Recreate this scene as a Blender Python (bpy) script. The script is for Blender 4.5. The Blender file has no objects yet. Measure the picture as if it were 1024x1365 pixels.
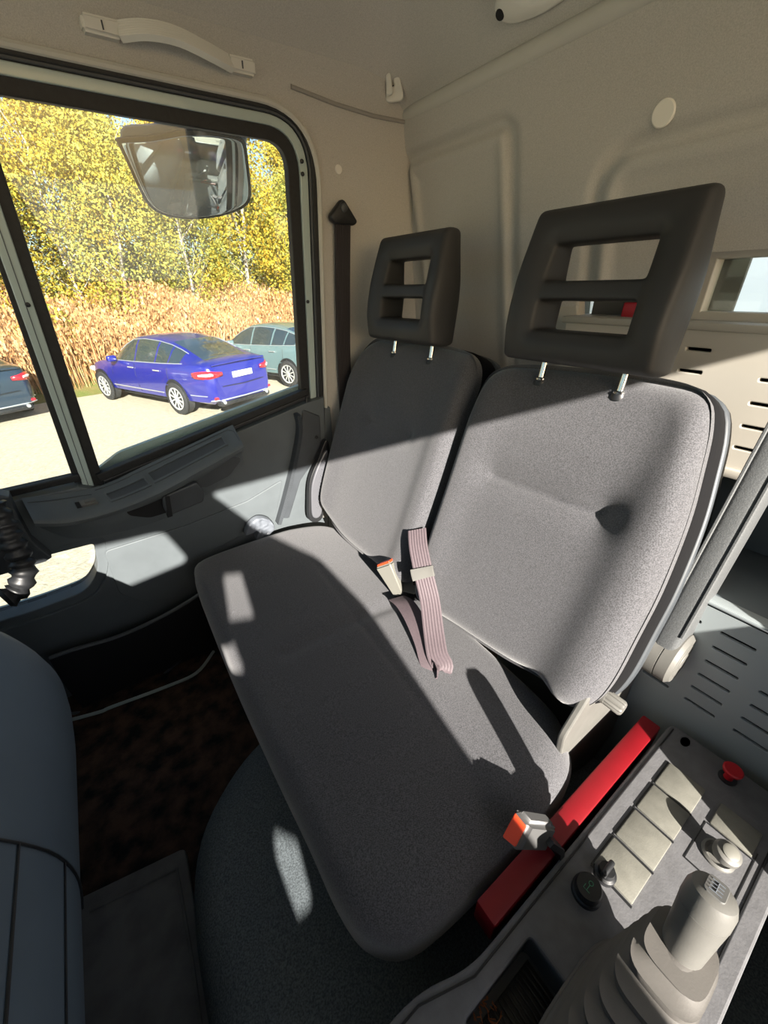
import bpy, bmesh, math, random
from mathutils import Vector, Matrix, noise
random.seed(7)
sc = bpy.context.scene
C = sc.collection
# ---------------------------------------------------------------- camera
# world: X = rear of truck, Y = passenger side, Z = up, origin at the camera (about 2.3 m over the ground)
W, H, F = 1024, 1365, 533.82
MR = Matrix(((0.81525349, -0.29945245, 0.49567124), (-0.57876149, -0.39186976, 0.71517356), (-0.0199219, -0.86992317, -0.49278474)))
cam = bpy.data.cameras.new('camera'); co = bpy.data.objects.new('camera', cam); C.objects.link(co)
cam.sensor_fit = 'HORIZONTAL'; cam.sensor_width = 36; cam.lens = 36 * F / W; cam.clip_start = 0.01; cam.clip_end = 400
right, down, fwd = MR.col[0].copy(), MR.col[1].copy(), MR.col[2].copy()
m4 = Matrix((right, -down, -fwd)).transposed().to_4x4(); co.matrix_world = m4
sc.camera = co
# ---------------------------------------------------------------- light
LD = Vector((0.28, 1.0, -0.44)).normalized()
w = bpy.data.worlds.new('sky'); sc.world = w; w.use_nodes = True
nt = w.node_tree; bg = nt.nodes['Background']
sky = nt.nodes.new('ShaderNodeTexSky'); sky.sky_type = 'NISHITA'; sky.sun_disc = False
sky.sun_elevation = math.asin(-LD.z); sky.sun_rotation = math.atan2(-LD.x, -LD.y)
sky.air_density = 1.0; sky.dust_density = 1.5; sky.altitude = 50
nt.links.new(sky.outputs[0], bg.inputs[0]); bg.inputs[1].default_value = 0.26
sl = bpy.data.lights.new('sun', 'SUN'); sl.energy = 21.5; sl.angle = 0.0093; sl.color = (1, 0.93, 0.84)
so = bpy.data.objects.new('sun', sl); C.objects.link(so); so.rotation_euler = LD.to_track_quat('-Z', 'Y').to_euler()
sc.view_settings.view_transform = 'Standard'; sc.view_settings.look = 'None'
sc.view_settings.exposure = 0.0; sc.view_settings.gamma = 1.0; sc.view_settings.use_curve_mapping = False

# ---------------------------------------------------------------- helpers
def ray(px, py): return MR @ Vector((px - W / 2, py - H / 2, F))
def U(px, py, ax, val):                       # photo pixel -> point on the plane axis=val
    r = ray(px, py); return r * (val / r[ax])
class Fr:                                     # a plane frame: origin, u, v, n = u x v
    def __init__(s, o, u, v):
        s.o = Vector(o); s.u = Vector(u).normalized(); s.v = Vector(v).normalized(); s.n = s.u.cross(s.v).normalized()
        s.M = Matrix((s.u, s.v, s.n)).transposed().to_4x4(); s.M.translation = s.o
    def p(s, px, py, off=0):                  # pixel -> (u, v) on the plane
        r = ray(px, py); o = s.o + s.n * off; q = r * (o.dot(s.n) / r.dot(s.n)) - s.o
        return (q.dot(s.u), q.dot(s.v))
    def w(s, a, b, c=0): return s.o + s.u * a + s.v * b + s.n * c
    def off(s, d): return Fr(s.o + s.n * d, s.u, s.v)
def col(r, g, b):                             # sRGB 0-255 -> linear
    f = lambda c: (c / 255 / 12.92) if c <= 10 else ((c / 255 + .055) / 1.055) ** 2.4
    return (f(r), f(g), f(b), 1)
def mat(name, c, rough=.6, metal=0, bump=0, bscale=400, var=0, vscale=30, c2=None, kind='noise', spec=.5, trans=0, coat=0, detail=3, bdist=.0006, sheen=0):
    m = bpy.data.materials.new(name); m.use_nodes = True; n = m.node_tree; b = n.nodes['Principled BSDF']
    b.inputs['Base Color'].default_value = c; b.inputs['Roughness'].default_value = rough; b.inputs['Metallic'].default_value = metal
    b.inputs['Specular IOR Level'].default_value = spec; b.inputs['Coat Weight'].default_value = coat; b.inputs['Sheen Weight'].default_value = sheen; b.inputs['Sheen Roughness'].default_value = .5
    tc = n.nodes.new('ShaderNodeTexCoord')
    if var or c2:
        t = n.nodes.new('ShaderNodeTexNoise'); t.inputs['Scale'].default_value = vscale; t.inputs['Detail'].default_value = detail
        n.links.new(tc.outputs['Object'], t.inputs['Vector'])
        r = n.nodes.new('ShaderNodeValToRGB'); r.color_ramp.elements[0].position = .35; r.color_ramp.elements[1].position = .65
        if c2 is None: c2 = tuple(min(1, x * (1 + var)) for x in c[:3]) + (1,); c1 = tuple(x * (1 - var) for x in c[:3]) + (1,)
        else: c1 = c
        r.color_ramp.elements[0].color = c1; r.color_ramp.elements[1].color = c2
        n.links.new(t.outputs['Fac'], r.inputs['Fac']); n.links.new(r.outputs['Color'], b.inputs['Base Color'])
    if bump:
        if kind == 'noise':
            t = n.nodes.new('ShaderNodeTexNoise'); t.inputs['Scale'].default_value = bscale; t.inputs['Detail'].default_value = 2; o = t.outputs['Fac']
        elif kind == 'voronoi':
            t = n.nodes.new('ShaderNodeTexVoronoi'); t.inputs['Scale'].default_value = bscale; o = t.outputs['Distance']
        else:
            t = n.nodes.new('ShaderNodeTexWave'); t.inputs['Scale'].default_value = bscale; t.inputs['Distortion'].default_value = 1.5; t.inputs['Detail Scale'].default_value = 4; t.bands_direction = 'DIAGONAL'; o = t.outputs['Fac']
        n.links.new(tc.outputs['Object'], t.inputs['Vector'])
        bp = n.nodes.new('ShaderNodeBump'); bp.inputs['Strength'].default_value = bump; bp.inputs['Distance'].default_value = bdist
        n.links.new(o, bp.inputs['Height']); n.links.new(bp.outputs['Normal'], b.inputs['Normal'])
    return m
def glass_mat(name, tint=(1, 1, 1, 1), refl=.06, dust=.042):
    m = bpy.data.materials.new(name); m.use_nodes = True; n = m.node_tree; n.nodes.remove(n.nodes['Principled BSDF'])
    o = n.nodes['Material Output']; t = n.nodes.new('ShaderNodeBsdfTransparent'); t.inputs[0].default_value = tint
    g = n.nodes.new('ShaderNodeBsdfGlossy'); g.inputs['Roughness'].default_value = .02
    x = n.nodes.new('ShaderNodeMixShader'); x.inputs[0].default_value = refl
    d = n.nodes.new('ShaderNodeBsdfDiffuse'); d.inputs[0].default_value = (.8, .79, .75, 1); x2 = n.nodes.new('ShaderNodeMixShader')
    tx = n.nodes.new('ShaderNodeTexNoise'); tx.inputs['Scale'].default_value = 9; tx.inputs['Detail'].default_value = 6; mr = n.nodes.new('ShaderNodeMapRange'); mr.inputs[1].default_value = .4; mr.inputs[2].default_value = .8; mr.inputs[3].default_value = dust * .7; mr.inputs[4].default_value = dust * 1.8
    n.links.new(tx.outputs['Fac'], mr.inputs[0]); n.links.new(mr.outputs[0], x2.inputs[0])
    n.links.new(t.outputs[0], x.inputs[1]); n.links.new(g.outputs[0], x.inputs[2]); n.links.new(x.outputs[0], x2.inputs[1]); n.links.new(d.outputs[0], x2.inputs[2]); n.links.new(x2.outputs[0], o.inputs[0])
    return m
def smooth(me, ang=35):
    for p in me.polygons: p.use_smooth = True
    bm = bmesh.new(); bm.from_mesh(me); a = math.radians(ang)
    for e in bm.edges:
        e.smooth = not (len(e.link_faces) == 2 and e.calc_face_angle(0) > a)
    bm.to_mesh(me); bm.free()
def link(name, me, m=None, parent=None, ang=35, sm=True):
    if me.name.startswith('flatplate') and ang == 35: ang = 14
    if sm: smooth(me, ang)
    me.name = name
    if m: me.materials.clear(); me.materials.append(m)
    o = bpy.data.objects.new(name, me); C.objects.link(o)
    if parent:
        o.parent = parent; q = parent
        if parent.type == 'EMPTY' and parent.parent is None: o.matrix_parent_inverse = Matrix.Translation(-parent.location)
    return o
def thing(name, loc, label=None, cat=None, group=None, kind=None):
    o = bpy.data.objects.new(name, None); C.objects.link(o); o.location = loc; o.empty_display_size = .05
    tag(o, label, cat, group, kind); return o
def tag(o, label=None, cat=None, group=None, kind=None):
    if label: o['label'] = label
    if cat: o['category'] = cat
    if group: o['group'] = group
    if kind: o['kind'] = kind
    return o
def recenter(o):                              # put a lone mesh's origin at its base centre
    me = o.data; vs = [v.co for v in me.vertices]
    c = Vector(((min(v.x for v in vs) + max(v.x for v in vs)) / 2, (min(v.y for v in vs) + max(v.y for v in vs)) / 2, min(v.z for v in vs)))
    me.transform(Matrix.Translation(-c)); o.location = c; return o
def mesh(vs, fs):
    me = bpy.data.meshes.new('m'); me.from_pydata([tuple(v) for v in vs], [], fs); me.update(); return me
def fixn(me):
    bm = bmesh.new(); bm.from_mesh(me); bmesh.ops.recalc_face_normals(bm, faces=bm.faces); bm.to_mesh(me); bm.free(); return me
def join(mes):
    bm = bmesh.new()
    for me in mes: bm.from_mesh(me)
    o = bpy.data.meshes.new('m'); bm.to_mesh(o); bm.free(); return o
def box(c, s, bev=.004, M=None, seg=2):       # centre, size
    bm = bmesh.new(); bmesh.ops.create_cube(bm, size=1); bmesh.ops.scale(bm, vec=s, verts=bm.verts)
    if bev: bmesh.ops.bevel(bm, geom=bm.edges[:], offset=min(bev, min(s) * .45), segments=seg, affect='EDGES', profile=.5)
    bmesh.ops.translate(bm, vec=c, verts=bm.verts)
    if M: bm.transform(M)
    me = bpy.data.meshes.new('m'); bm.to_mesh(me); bm.free(); return me
def lathe(prof, n=24, M=None, caps=True):                # profile (r, z) around Z
    vs, fs = [], []; k = len(prof)
    for i in range(n):
        a = 2 * math.pi * i / n
        for r, z in prof: vs.append((r * math.cos(a), r * math.sin(a), z))
    for i in range(n):
        j = (i + 1) % n
        for q in range(k - 1): fs.append((i * k + q, j * k + q, j * k + q + 1, i * k + q + 1))
    if caps: fs.append([i * k + k - 1 for i in range(n)]); fs.append([i * k for i in range(n)][::-1])
    me = mesh(vs, fs)
    bm = bmesh.new(); bm.from_mesh(me); bmesh.ops.remove_doubles(bm, verts=bm.verts, dist=1e-6); bmesh.ops.recalc_face_normals(bm, faces=bm.faces); bm.to_mesh(me); bm.free()
    if M: me.transform(M)
    return me
def axisM(p, d):                              # matrix that puts local Z along d at p
    q = Vector(d).to_track_quat('Z', 'Y').to_matrix().to_4x4(); q.translation = Vector(p); return q
def cr(pts, n, closed=True):                  # Catmull-Rom resample
    pts = [Vector(p) for p in pts]; k = len(pts); out = []
    segs = k if closed else k - 1
    for i in range(segs):
        g = (lambda j: pts[j % k]) if closed else (lambda j: pts[max(0, min(k - 1, j))])
        a, b, c, d = g(i - 1), g(i), g(i + 1), g(i + 2)
        for j in range(n):
            t = j / n
            out.append(.5 * ((2 * b) + (c - a) * t + (2 * a - 5 * b + 4 * c - d) * t * t + (3 * b - a - 3 * c + d) * t ** 3))
    if not closed: out.append(pts[-1])
    return out
def even(pts, n):                             # even arclength resample, closed
    L = [0]; k = len(pts)
    for i in range(k): L.append(L[-1] + (pts[(i + 1) % k] - pts[i]).length)
    out = []; j = 0
    for i in range(n):
        s = L[-1] * i / n
        while L[j + 1] < s: j += 1
        t = (s - L[j]) / max(1e-9, L[j + 1] - L[j]); out.append(pts[j].lerp(pts[(j + 1) % k], t))
    return out
def rpoly(pts, r, n=5):                       # polygon with rounded corners; r number or list
    k = len(pts); out = []
    for i in range(k):
        p = Vector(pts[i]); a = Vector(pts[i - 1]) - p; b = Vector(pts[(i + 1) % k]) - p
        rr = r[i] if isinstance(r, (list, tuple)) else r
        d = min(rr, a.length * .48, b.length * .48)
        if d < 1e-5: out.append(p); continue
        s, e = p + a.normalized() * d, p + b.normalized() * d
        for j in range(n + 1):
            t = j / n; out.append(s * (1 - t) ** 2 + p * 2 * t * (1 - t) + e * t * t)
    return out
def rect(a, b, c, d): return [(a, c), (b, c), (b, d), (a, d)]
def inset(pts, d):                            # move polygon edges inward by d (ccw-agnostic)
    P = [Vector(p) for p in pts]; k = len(P)
    A = sum(P[i].x * P[(i + 1) % k].y - P[(i + 1) % k].x * P[i].y for i in range(k)); s = 1 if A > 0 else -1
    out = []
    for i in range(k):
        e1 = (P[i] - P[i - 1]).normalized(); e2 = (P[(i + 1) % k] - P[i]).normalized()
        n1 = Vector((-e1.y, e1.x)) * s; n2 = Vector((-e2.y, e2.x)) * s
        b = (n1 + n2); b /= max(.3, (1 + n1.dot(n2))); out.append(P[i] + b * d)
    return out
def plate(outer, holes, th, fr, off=0, bev=0):  # flat plate with holes, front face at off, thickness goes back
    cu = bpy.data.curves.new('c', 'CURVE'); cu.dimensions = '2D'; cu.fill_mode = 'BOTH'; cu.extrude = max(th / 2 - bev, 1e-5); cu.bevel_depth = bev; cu.bevel_resolution = 1
    for poly in [outer] + list(holes):
        s = cu.splines.new('POLY'); s.points.add(len(poly) - 1); s.use_cyclic_u = True
        for i, q in enumerate(poly): s.points[i].co = (q[0], q[1], 0, 1)
    o = bpy.data.objects.new('c', cu); C.objects.link(o)
    me = bpy.data.meshes.new_from_object(o.evaluated_get(bpy.context.evaluated_depsgraph_get()))
    bpy.data.objects.remove(o); bpy.data.curves.remove(cu)
    M = fr.M if isinstance(fr, Fr) else fr
    me.transform(M @ Matrix.Translation((0, 0, off - th / 2)))
    bm = bmesh.new(); bm.from_mesh(me); bmesh.ops.remove_doubles(bm, verts=bm.verts, dist=1e-6); bmesh.ops.recalc_face_normals(bm, faces=bm.faces); bm.to_mesh(me); bm.free(); me.name = 'flatplate'
    return me
def tube(path, r, n=10, closed=False, flat=None):  # r number or list; flat=(w,h) rect-ish ribbon with up vector
    P = [Vector(p) for p in path]; vs, fs = [], []; k = len(P)
    up = None
    for i, p in enumerate(P):
        t = (P[min(i + 1, k - 1)] - P[max(i - 1, 0)]).normalized()
        if up is None: up = Vector((0, 0, 1)) if abs(t.z) < .9 else Vector((1, 0, 0))
        s = t.cross(up).normalized(); up = s.cross(t).normalized(); rr = r[i] if isinstance(r, (list, tuple)) else r
        for j in range(n):
            a = 2 * math.pi * j / n; vs.append(p + s * math.cos(a) * rr + up * math.sin(a) * rr)
    for i in range(k - 1):
        for j in range(n): fs.append((i * n + j, i * n + (j + 1) % n, (i + 1) * n + (j + 1) % n, (i + 1) * n + j))
    fs.append(list(range(n))); fs.append([(k - 1) * n + j for j in range(n)][::-1])
    return fixn(mesh(vs, fs))
def ribbon(path, wdir, wid, th=.0012, ribs=0):  # strap through path; wdir vector or list of vectors across
    vs, fs = [], []; P = [Vector(p) for p in path]; k = len(P); m = 14
    for i, p in enumerate(P):
        t = (P[min(i + 1, k - 1)] - P[max(i - 1, 0)]).normalized()
        wv = Vector(wdir[i] if isinstance(wdir, list) else wdir); wv = (wv - t * wv.dot(t)).normalized(); n = t.cross(wv)
        ring = [p + wv * wid * (j / m - .5) + n * (th + (.0010 if j % 2 else 0)) for j in range(m + 1)] + [p + wv * wid * (j / m - .5) - n * th for j in range(m, -1, -1)]
        vs += ring
    q = 2 * (m + 1)
    for i in range(k - 1):
        for j in range(q): fs.append((i * q + j, i * q + (j + 1) % q, (i + 1) * q + (j + 1) % q, (i + 1) * q + j))
    fs.append(list(range(q))); fs.append([(k - 1) * q + j for j in range(q)][::-1])
    return fixn(mesh(vs, fs))
def pillow(out, fr, front, back, r, crown=.01, disp=None, N=120, rings=22, rb=None):
    """soft body with the outline `out` (u,v) in frame fr; rounded edge radius r; front/back heights along n."""
    P = even([Vector(p) for p in out], N); c = sum(P, Vector((0, 0))) / N
    R = sum((p - c).length for p in P) / N; rb = rb if rb is not None else min(r, back * .9 + .001)
    rows = []
    def ring(s, hgt): rows.append([(c + (p - c) * s, hgt) for p in P])
    for i in range(rings // 2, 0, -1): pass
    sb = 1 - rb / R
    ring(.02, -back)
    for q in (.5, .85): ring(sb * q, -back)
    for i in range(0, 6): a = i / 5 * math.pi / 2; ring(sb + (1 - sb) * math.sin(a), -back + rb * (1 - math.cos(a)))
    sf = 1 - r / R
    for i in range(0, 8): a = i / 7 * math.pi / 2; ring(sf + (1 - sf) * math.cos(a), front - r + r * math.sin(a))
    for i in range(1, rings + 1):
        s = sf * (1 - i / rings); s = max(s, .01); ring(s, front + crown * (1 - (s / sf) ** 2))
    vs, fs = [], []
    for k, row in enumerate(rows):
        for q, h in row:
            d = disp(q.x, q.y) if (disp and k > 9) else 0
            vs.append(fr.w(q.x, q.y, h + d))
    K = len(rows)
    for k in range(K - 1):
        for i in range(N): fs.append((k * N + i, k * N + (i + 1) % N, (k + 1) * N + (i + 1) % N, (k + 1) * N + i))
    fs.append([i for i in range(N)][::-1]); fs.append([(K - 1) * N + i for i in range(N)])
    return fixn(mesh(vs, fs))
def subdiv(me, lv=2, creases=None):
    o = bpy.data.objects.new('t', me); C.objects.link(o); m = o.modifiers.new('s', 'SUBSURF'); m.levels = lv; m.render_levels = lv
    r = bpy.data.meshes.new_from_object(o.evaluated_get(bpy.context.evaluated_depsgraph_get())); bpy.data.objects.remove(o); return r
def text(s, size, M, th=.0004):
    cu = bpy.data.curves.new('t', 'FONT'); cu.body = s; cu.size = size; cu.extrude = th; cu.align_x = 'CENTER'; cu.align_y = 'CENTER'
    o = bpy.data.objects.new('t', cu); C.objects.link(o); me = bpy.data.meshes.new_from_object(o.evaluated_get(bpy.context.evaluated_depsgraph_get())); bpy.data.objects.remove(o)
    me.transform(M); return me
def gauss(x, s): return math.exp(-(x / s) ** 2)
def segd(p, a, b):
    p, a, b = Vector(p), Vector(a), Vector(b); t = max(0, min(1, (p - a).dot(b - a) / max(1e-12, (b - a).length_squared))); return (p - a - (b - a) * t).length

# ---------------------------------------------------------------- materials
fabric = mat('seat_fabric', col(77, 77, 80), .95, bump=.45, bscale=300, kind='wave', var=.38, vscale=560, spec=.12, bdist=.0003, sheen=.30)
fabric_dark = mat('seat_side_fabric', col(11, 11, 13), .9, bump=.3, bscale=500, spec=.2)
liner = mat('headliner_fabric', col(184, 181, 175), .95, bump=.45, bscale=420, var=.10, vscale=700, spec=.1)
liner_strip = mat('headliner_strip', col(190, 188, 180), .85, bump=.1, bscale=600, spec=.3)
grey_plastic = mat('grey_plastic', col(84, 90, 93), .55, bump=.12, bscale=900, var=.05, vscale=20)
dark_plastic = mat('dark_plastic', col(62, 66, 70), .5, bump=.12, bscale=900, var=.06, vscale=25)
dash_plastic = mat('dash_plastic', col(86, 99, 112), .6, bump=.15, bscale=1200, var=.05, vscale=12)
black_plastic = mat('black_plastic', col(28, 29, 31), .45, bump=.1, bscale=900)
rest_plastic = mat('headrest_foam', col(48, 47, 46), .55, bump=.12, bscale=1100, spec=.4)
rubber = mat('black_rubber', col(24, 25, 26), .6, bump=.2, bscale=500, var=.3, vscale=120)
paint = mat('pale_cab_paint', col(168, 182, 178), .35, coat=.3)
console_m = mat('console_plastic', col(94, 94, 96), .8, bump=.5, bscale=300, var=.09, vscale=60)
cover_m = mat('cover_plate_plastic', col(108, 107, 99), .7, bump=.25, bscale=500, var=.08, vscale=70)
beige = mat('pale_beige_plastic', col(176, 171, 160), .5, var=.03, vscale=8)
perf_m = mat('perforated_grey_plastic', col(140, 148, 150), .5, bump=.05, bscale=900)
red_m = mat('red_paint', col(118, 6, 18), .5, var=.05, vscale=40)
red_b = mat('red_plastic', col(170, 14, 28), .4)
buckle_m = mat('pale_buckle_plastic', col(108, 107, 100), .5)
orange = mat('orange_button', col(214, 70, 34), .4)
arm_m = mat('armrest_vinyl', col(82, 84, 85), .55, bump=.5, bscale=500, kind='noise', var=.18, vscale=600)
light_grey = mat('light_grey_plastic', col(96, 95, 91), .5, bump=.1, bscale=700, var=.06, vscale=40)
handle_m = mat('pale_handle_plastic', col(214, 212, 204), .45)
chrome = mat('chrome', col(215, 215, 215), .18, metal=1)
belt_m = mat('mauve_belt_webbing', col(84, 73, 77), .7, bump=.3, bscale=900, var=.08, vscale=300)
belt_black = mat('black_belt_webbing', col(38, 33, 36), .7, bump=.3, bscale=900)
carpet = mat('tunnel_felt', col(92, 99, 103), .95, bump=.8, bscale=300, var=.35, vscale=400, spec=.1)
floor_m = mat('dirty_floor_mat', col(20, 20, 20), .8, bump=.8, bscale=90, bdist=.004, c2=col(74, 56, 44), vscale=26, detail=12, spec=.2)
mat_m = mat('rubber_mat', col(98, 97, 95), .75, bump=.3, bscale=200, var=.2, vscale=20, spec=.3)
boot_m = mat('gaiter_rubber', col(92, 89, 85), .6, bump=.15, bscale=500, var=.07, vscale=30)
white_m = mat('white_plastic', col(100, 105, 112), .35)
silver = mat('silver_grip', col(100, 101, 106), .35, metal=.3)
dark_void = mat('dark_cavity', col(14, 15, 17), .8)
window_glass = glass_mat('window_glass', (.93, .97, .95, 1), .05)

# ================================================================ SETTING: cab shell
DY = 1.10
D = Fr((0, DY, -.3), (1, 0, 0), (0, -.13, 1))               # slanting door plane; n looks into the cab
def dp(*a): return [D.p(x, y) for x, y in a]
# floor (cab floor)
flr = link('floor', mesh_floor := box((-.1, .18, -1.075), (1.9, 2.1, .05), 0), floor_m); tag(flr, kind='structure')
# ceiling: flat roof with a cove towards the rear and the passenger side
def strip(name, prof, ax0, ax1, axis, m, n=14, kind='structure', curve=False):
    pass
ceil_o = thing('ceiling', (0, .1, .62), kind='structure')
vs, fs = [], []
def ceil_h(x, y):                                            # sloping headliner height field
    zr = .62; a = max(0, x - .60) / .20; b = max(0, y - .80) / .245
    z = zr - .275 * min(1, a) ** 1.5 - .0
    z2 = zr - .27 * min(1, b) ** 1.4
    k = .045
    return -k * math.log(math.exp(-z / k) + math.exp(-z2 / k)) + k * math.log(1 + 0) if True else z
nx, ny = 96, 96
X0, X1, Y0, Y1 = -1.1, .802, -.82, 1.045
for i in range(nx + 1):
    for j in range(ny + 1):
        x = X0 + (X1 - X0) * (i / nx) ** .8; y = Y0 + (Y1 - Y0) * (j / ny) ** .8
        vs.append((x, y, ceil_h(x, y)))
for i in range(nx):
    for j in range(ny): a = i * (ny + 1) + j; fs.append((a, a + 1, a + ny + 2, a + ny + 1))
link('headliner', mesh(vs, fs), liner, ceil_o, 60)
link('roof_skin', box((-.13, .14, .66), (2.05, 2.1, .03), .01), paint, ceil_o)
# header strip along the rear wall's top edge
pth = [(U(515, 168, 0, .80) + Vector((0, 0, .004))), U(525, 164, 0, .80), Vector((.797, .9, .343)), Vector((.797, .5, .342)), Vector((.797, -.8, .342))]
link('trim_strip', tube([(.80, 1.05, .350), (.796, .98, .348), (.792, .6, .347), (.792, -.8, .347)], .015, 12), liner_strip, ceil_o)

# rear wall: pressed fabric panel with embossed grooves
RW = Fr((.80, 0, .28), (0, -1, 0), (-.22, 0, 1))             # n looks forward (-x)
def wx(z): return .80 + (.28 - z) * .22
def sdr(y, z, y0, y1, z0, z1, r):
    cx, cz = (y0 + y1) / 2, (z0 + z1) / 2; dx = abs(y - cx) - (y1 - y0) / 2 + r; dz = abs(z - cz) - (z1 - z0) / 2 + r
    return math.hypot(max(dx, 0), max(dz, 0)) + min(max(dx, dz), 0) - r
def groove(y, z):
    h = 0
    for (a, b, c, d_, r) in ((.70, 1.035, -.9, .272, .03), (-.7, .515, -.9, .187, .06)):
        s = sdr(y, z, a, b, c, d_, r)
        h += .013 * gauss(s, .012) - .004 * gauss(s + .03, .012) + (.006 if s < -.02 else 0) * min(1, (-s - .02) / .02 if s < -.02 else 0)
    return h
vs, fs = [], []; ys = [-.80 + 1.90 * i / 380 for i in range(381)]; zs = [-1.05 + 1.40 * i / 200 for i in range(201)]
for y in ys:
    for z in zs: vs.append((wx(z) + groove(y, z), y, z))
def cut(y, z): return (y < .53 and -.45 < z < -.028) or (y < .315 and -.45 < z < .037) or (y < .53 and z < -.44)
for i in range(380):
    for j in range(200):
        if not cut(ys[i] + .0025, zs[j] + .0035): a = i * 201 + j; fs.append((a, a + 201, a + 202, a + 1))
wr = thing('wall_rear', (.9, .3, -1.05), kind='structure')
link('fabric_panel', mesh(vs, fs), liner, wr, 60)
for px, py, rr in ((885, 151, .0165),):
    p = RW.p(px, py); link('fabric_plug', lathe([(0, .003), (rr * .9, .003), (rr, .0015), (rr, -.001)][::-1], 28, RW.M @ Matrix.Translation((p[0], p[1], 0))), mat('plug_fabric', col(232, 228, 218), .9), wr)
# outer skin behind the wall so that the cab is closed
link('outer_skin', plate(rect(-1.12, .82, -1.35, .38), [rect(-.60, .80, -.43, -.17)], .02, RW, -.16), paint, wr)

# right wall: B-pillar fabric between door and rear wall, and the strip above the door
wrt = thing('wall_right', (.6, DY, -1.05), kind='structure')
door_out = inset(dp((403, 515), (392, 196), (374, 179)), 0)
xr, vt = .488, .572                                          # glass opening rear edge and top (door-plane coordinates)
OX, OV = .056, .0505                                          # widths of seals + painted frame around the glass
seal_out = rpoly([(-1.0, vt + OV), (xr + OX + .004, vt + OV), (xr + OX, -.80), (-1.0, -.80)], [0, .13, .02, 0], 10)
pill = plate(rpoly([(-1.1, .80), (.92, .80), (.92, -.80), (-1.1, -.80)], 0.0), [rpoly([(-1.05, vt + OV), (xr + OX + .004, vt + OV), (xr + OX, -.79), (-1.05, -.79)], [0, .13, .02, 0], 10)], .02, D, .0)
link('side_fabric', pill, liner, wrt)
link('pillar_cover', plate(rpoly([(xr + OX + .005, -.02), (xr + OX + .02, -.02), (xr + OX + .06, -.75), (xr + OX + .005, -.75)], .004), [], .016, D, .012, .003), grey_plastic, wrt)
# pale bead along the door aperture
bead = [D.w(u, v, .006) for u, v in ([( -1.0, vt + OV + .004)] + [(q.x + .004, q.y + .004) for q in rpoly([(-1.0, vt + OV), (xr + OX + .006, vt + OV), (xr + OX + .006, -.40)], [0, .13, 0], 12)[1:]])]
link('aperture_bead', tube(bead, .006, 8), liner_strip, wrt)
p = D.p(451, 226); link('fabric_plug', lathe([(0.009, -.001), (.0095, .001), (.008, .003), (0, .003)], 24, D.M @ Matrix.Translation((p[0], p[1], 0))), mat('plug_fabric_pale', col(222, 219, 212), .9), wrt)
link('outer_skin', plate(rect(.56, .95, -1.1, .85), [], .015, D, -.07), paint, wrt)

# front wall with the windscreen opening, left wall with openings shaped to cast the sun patches (both out of view, they carry the light)
FW = Fr((-1.08, .16, 0), (0, 1, 0), (0, 0, 1))
link('wall_front', plate(rect(-1.0, 1.0, -1.1, .66), [rpoly(rect(-.88, .86, -.38, .48), .06)], .03, FW), dark_plastic)['kind'] = 'structure'
wg = link('window_2', plate(rpoly(rect(-.9, .88, -.40, .50), .06), [], .004, FW, -.01), window_glass); wg['kind'] = 'structure'
LWy = -.78
LW = Fr((0, LWy, 0), (-1, 0, 0), (0, 0, 1))                  # u = -x, n looks into the cab (+y)
def lw(*a): return [(-x, z) for x, z in a]
sun_shaped_open = lw((.78, .343), (-.36, .343), (-.24, .17), (-.09, .06), (-.03, -.035), (.02, -.2), (.066, -.31), (.08, -.44), (.78, -.44))  # outline shaped so its shade edge falls across console and cushion
holes = [rpoly(sun_shaped_open, .02), rpoly(lw((-.36, .11), (-.31, .10), (-.285, .01), (-.345, .02)), .006), rpoly(lw((-.37, -.01), (-.34, -.0), (-.315, -.05), (-.35, -.06)), .006),
         rpoly(lw((-.32, -.33), (-.275, -.35), (-.26, -.40), (-.31, -.40)), .01), rpoly(lw((-.92, .30), (-.50, .27), (-.46, .14), (-.92, .10)), .03)]  # extra gaps added to throw small sun patches on cushion, tunnel and door
link('wall_left_sun_cutouts', plate(rect(-.95, 1.1, -1.1, .66), holes, .03, LW), dark_plastic)['kind'] = 'structure'

# ================================================================ PASSENGER DOOR
door = thing('door_1', (.2, DY, -1.05), kind='structure')
glass_main = [(-.024, vt - .002), (xr, vt), (xr - .006, .052), (-.052, -.076)]
Rm = [.0, .05, .012, .01]
# main window pieces
def ringp(a, b, ra, rb_, th, off, bev=.002): return plate(rpoly(a, ra, 8), [rpoly(b, rb_, 8)], th, D, off, bev)
pA = [(-.9, vt), (xr, vt), (xr - .006, .052), (-.052, -.076), (-.9, -.25)]
A = D.w
def poly_strip(outer, inner, th, off, m, name, bev=.002):
    """open frame strip between two polylines (door-plane coordinates)"""
    return link(name, plate(list(outer) + list(reversed(list(inner))), [], th, D, off, bev), m, door)
def path_r(d, x0=-1.0, r=.05, bottom=-.02):                  # top + rear edge of the frame, offset d outwards from the glass
    return rpoly([(x0, vt + d * .86), (xr + d, vt + d * .86), (xr + d - .004, bottom)], [0, r + d, 0], 12)
poly_strip(path_r(.026), path_r(0), .022, -.006, rubber, 'window_seal')
poly_strip(path_r(.041), path_r(.026), .026, .000, paint, 'painted_frame')
poly_strip(path_r(.046), path_r(.041), .020, -.004, black_plastic, 'frame_gap')
poly_strip(path_r(.051), path_r(.047), .020, .003, dark_plastic, 'seal_lip')
poly_strip(path_r(.060, bottom=-.3), path_r(.052, bottom=-.3), .022, .007, rubber, 'door_seal')
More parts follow.
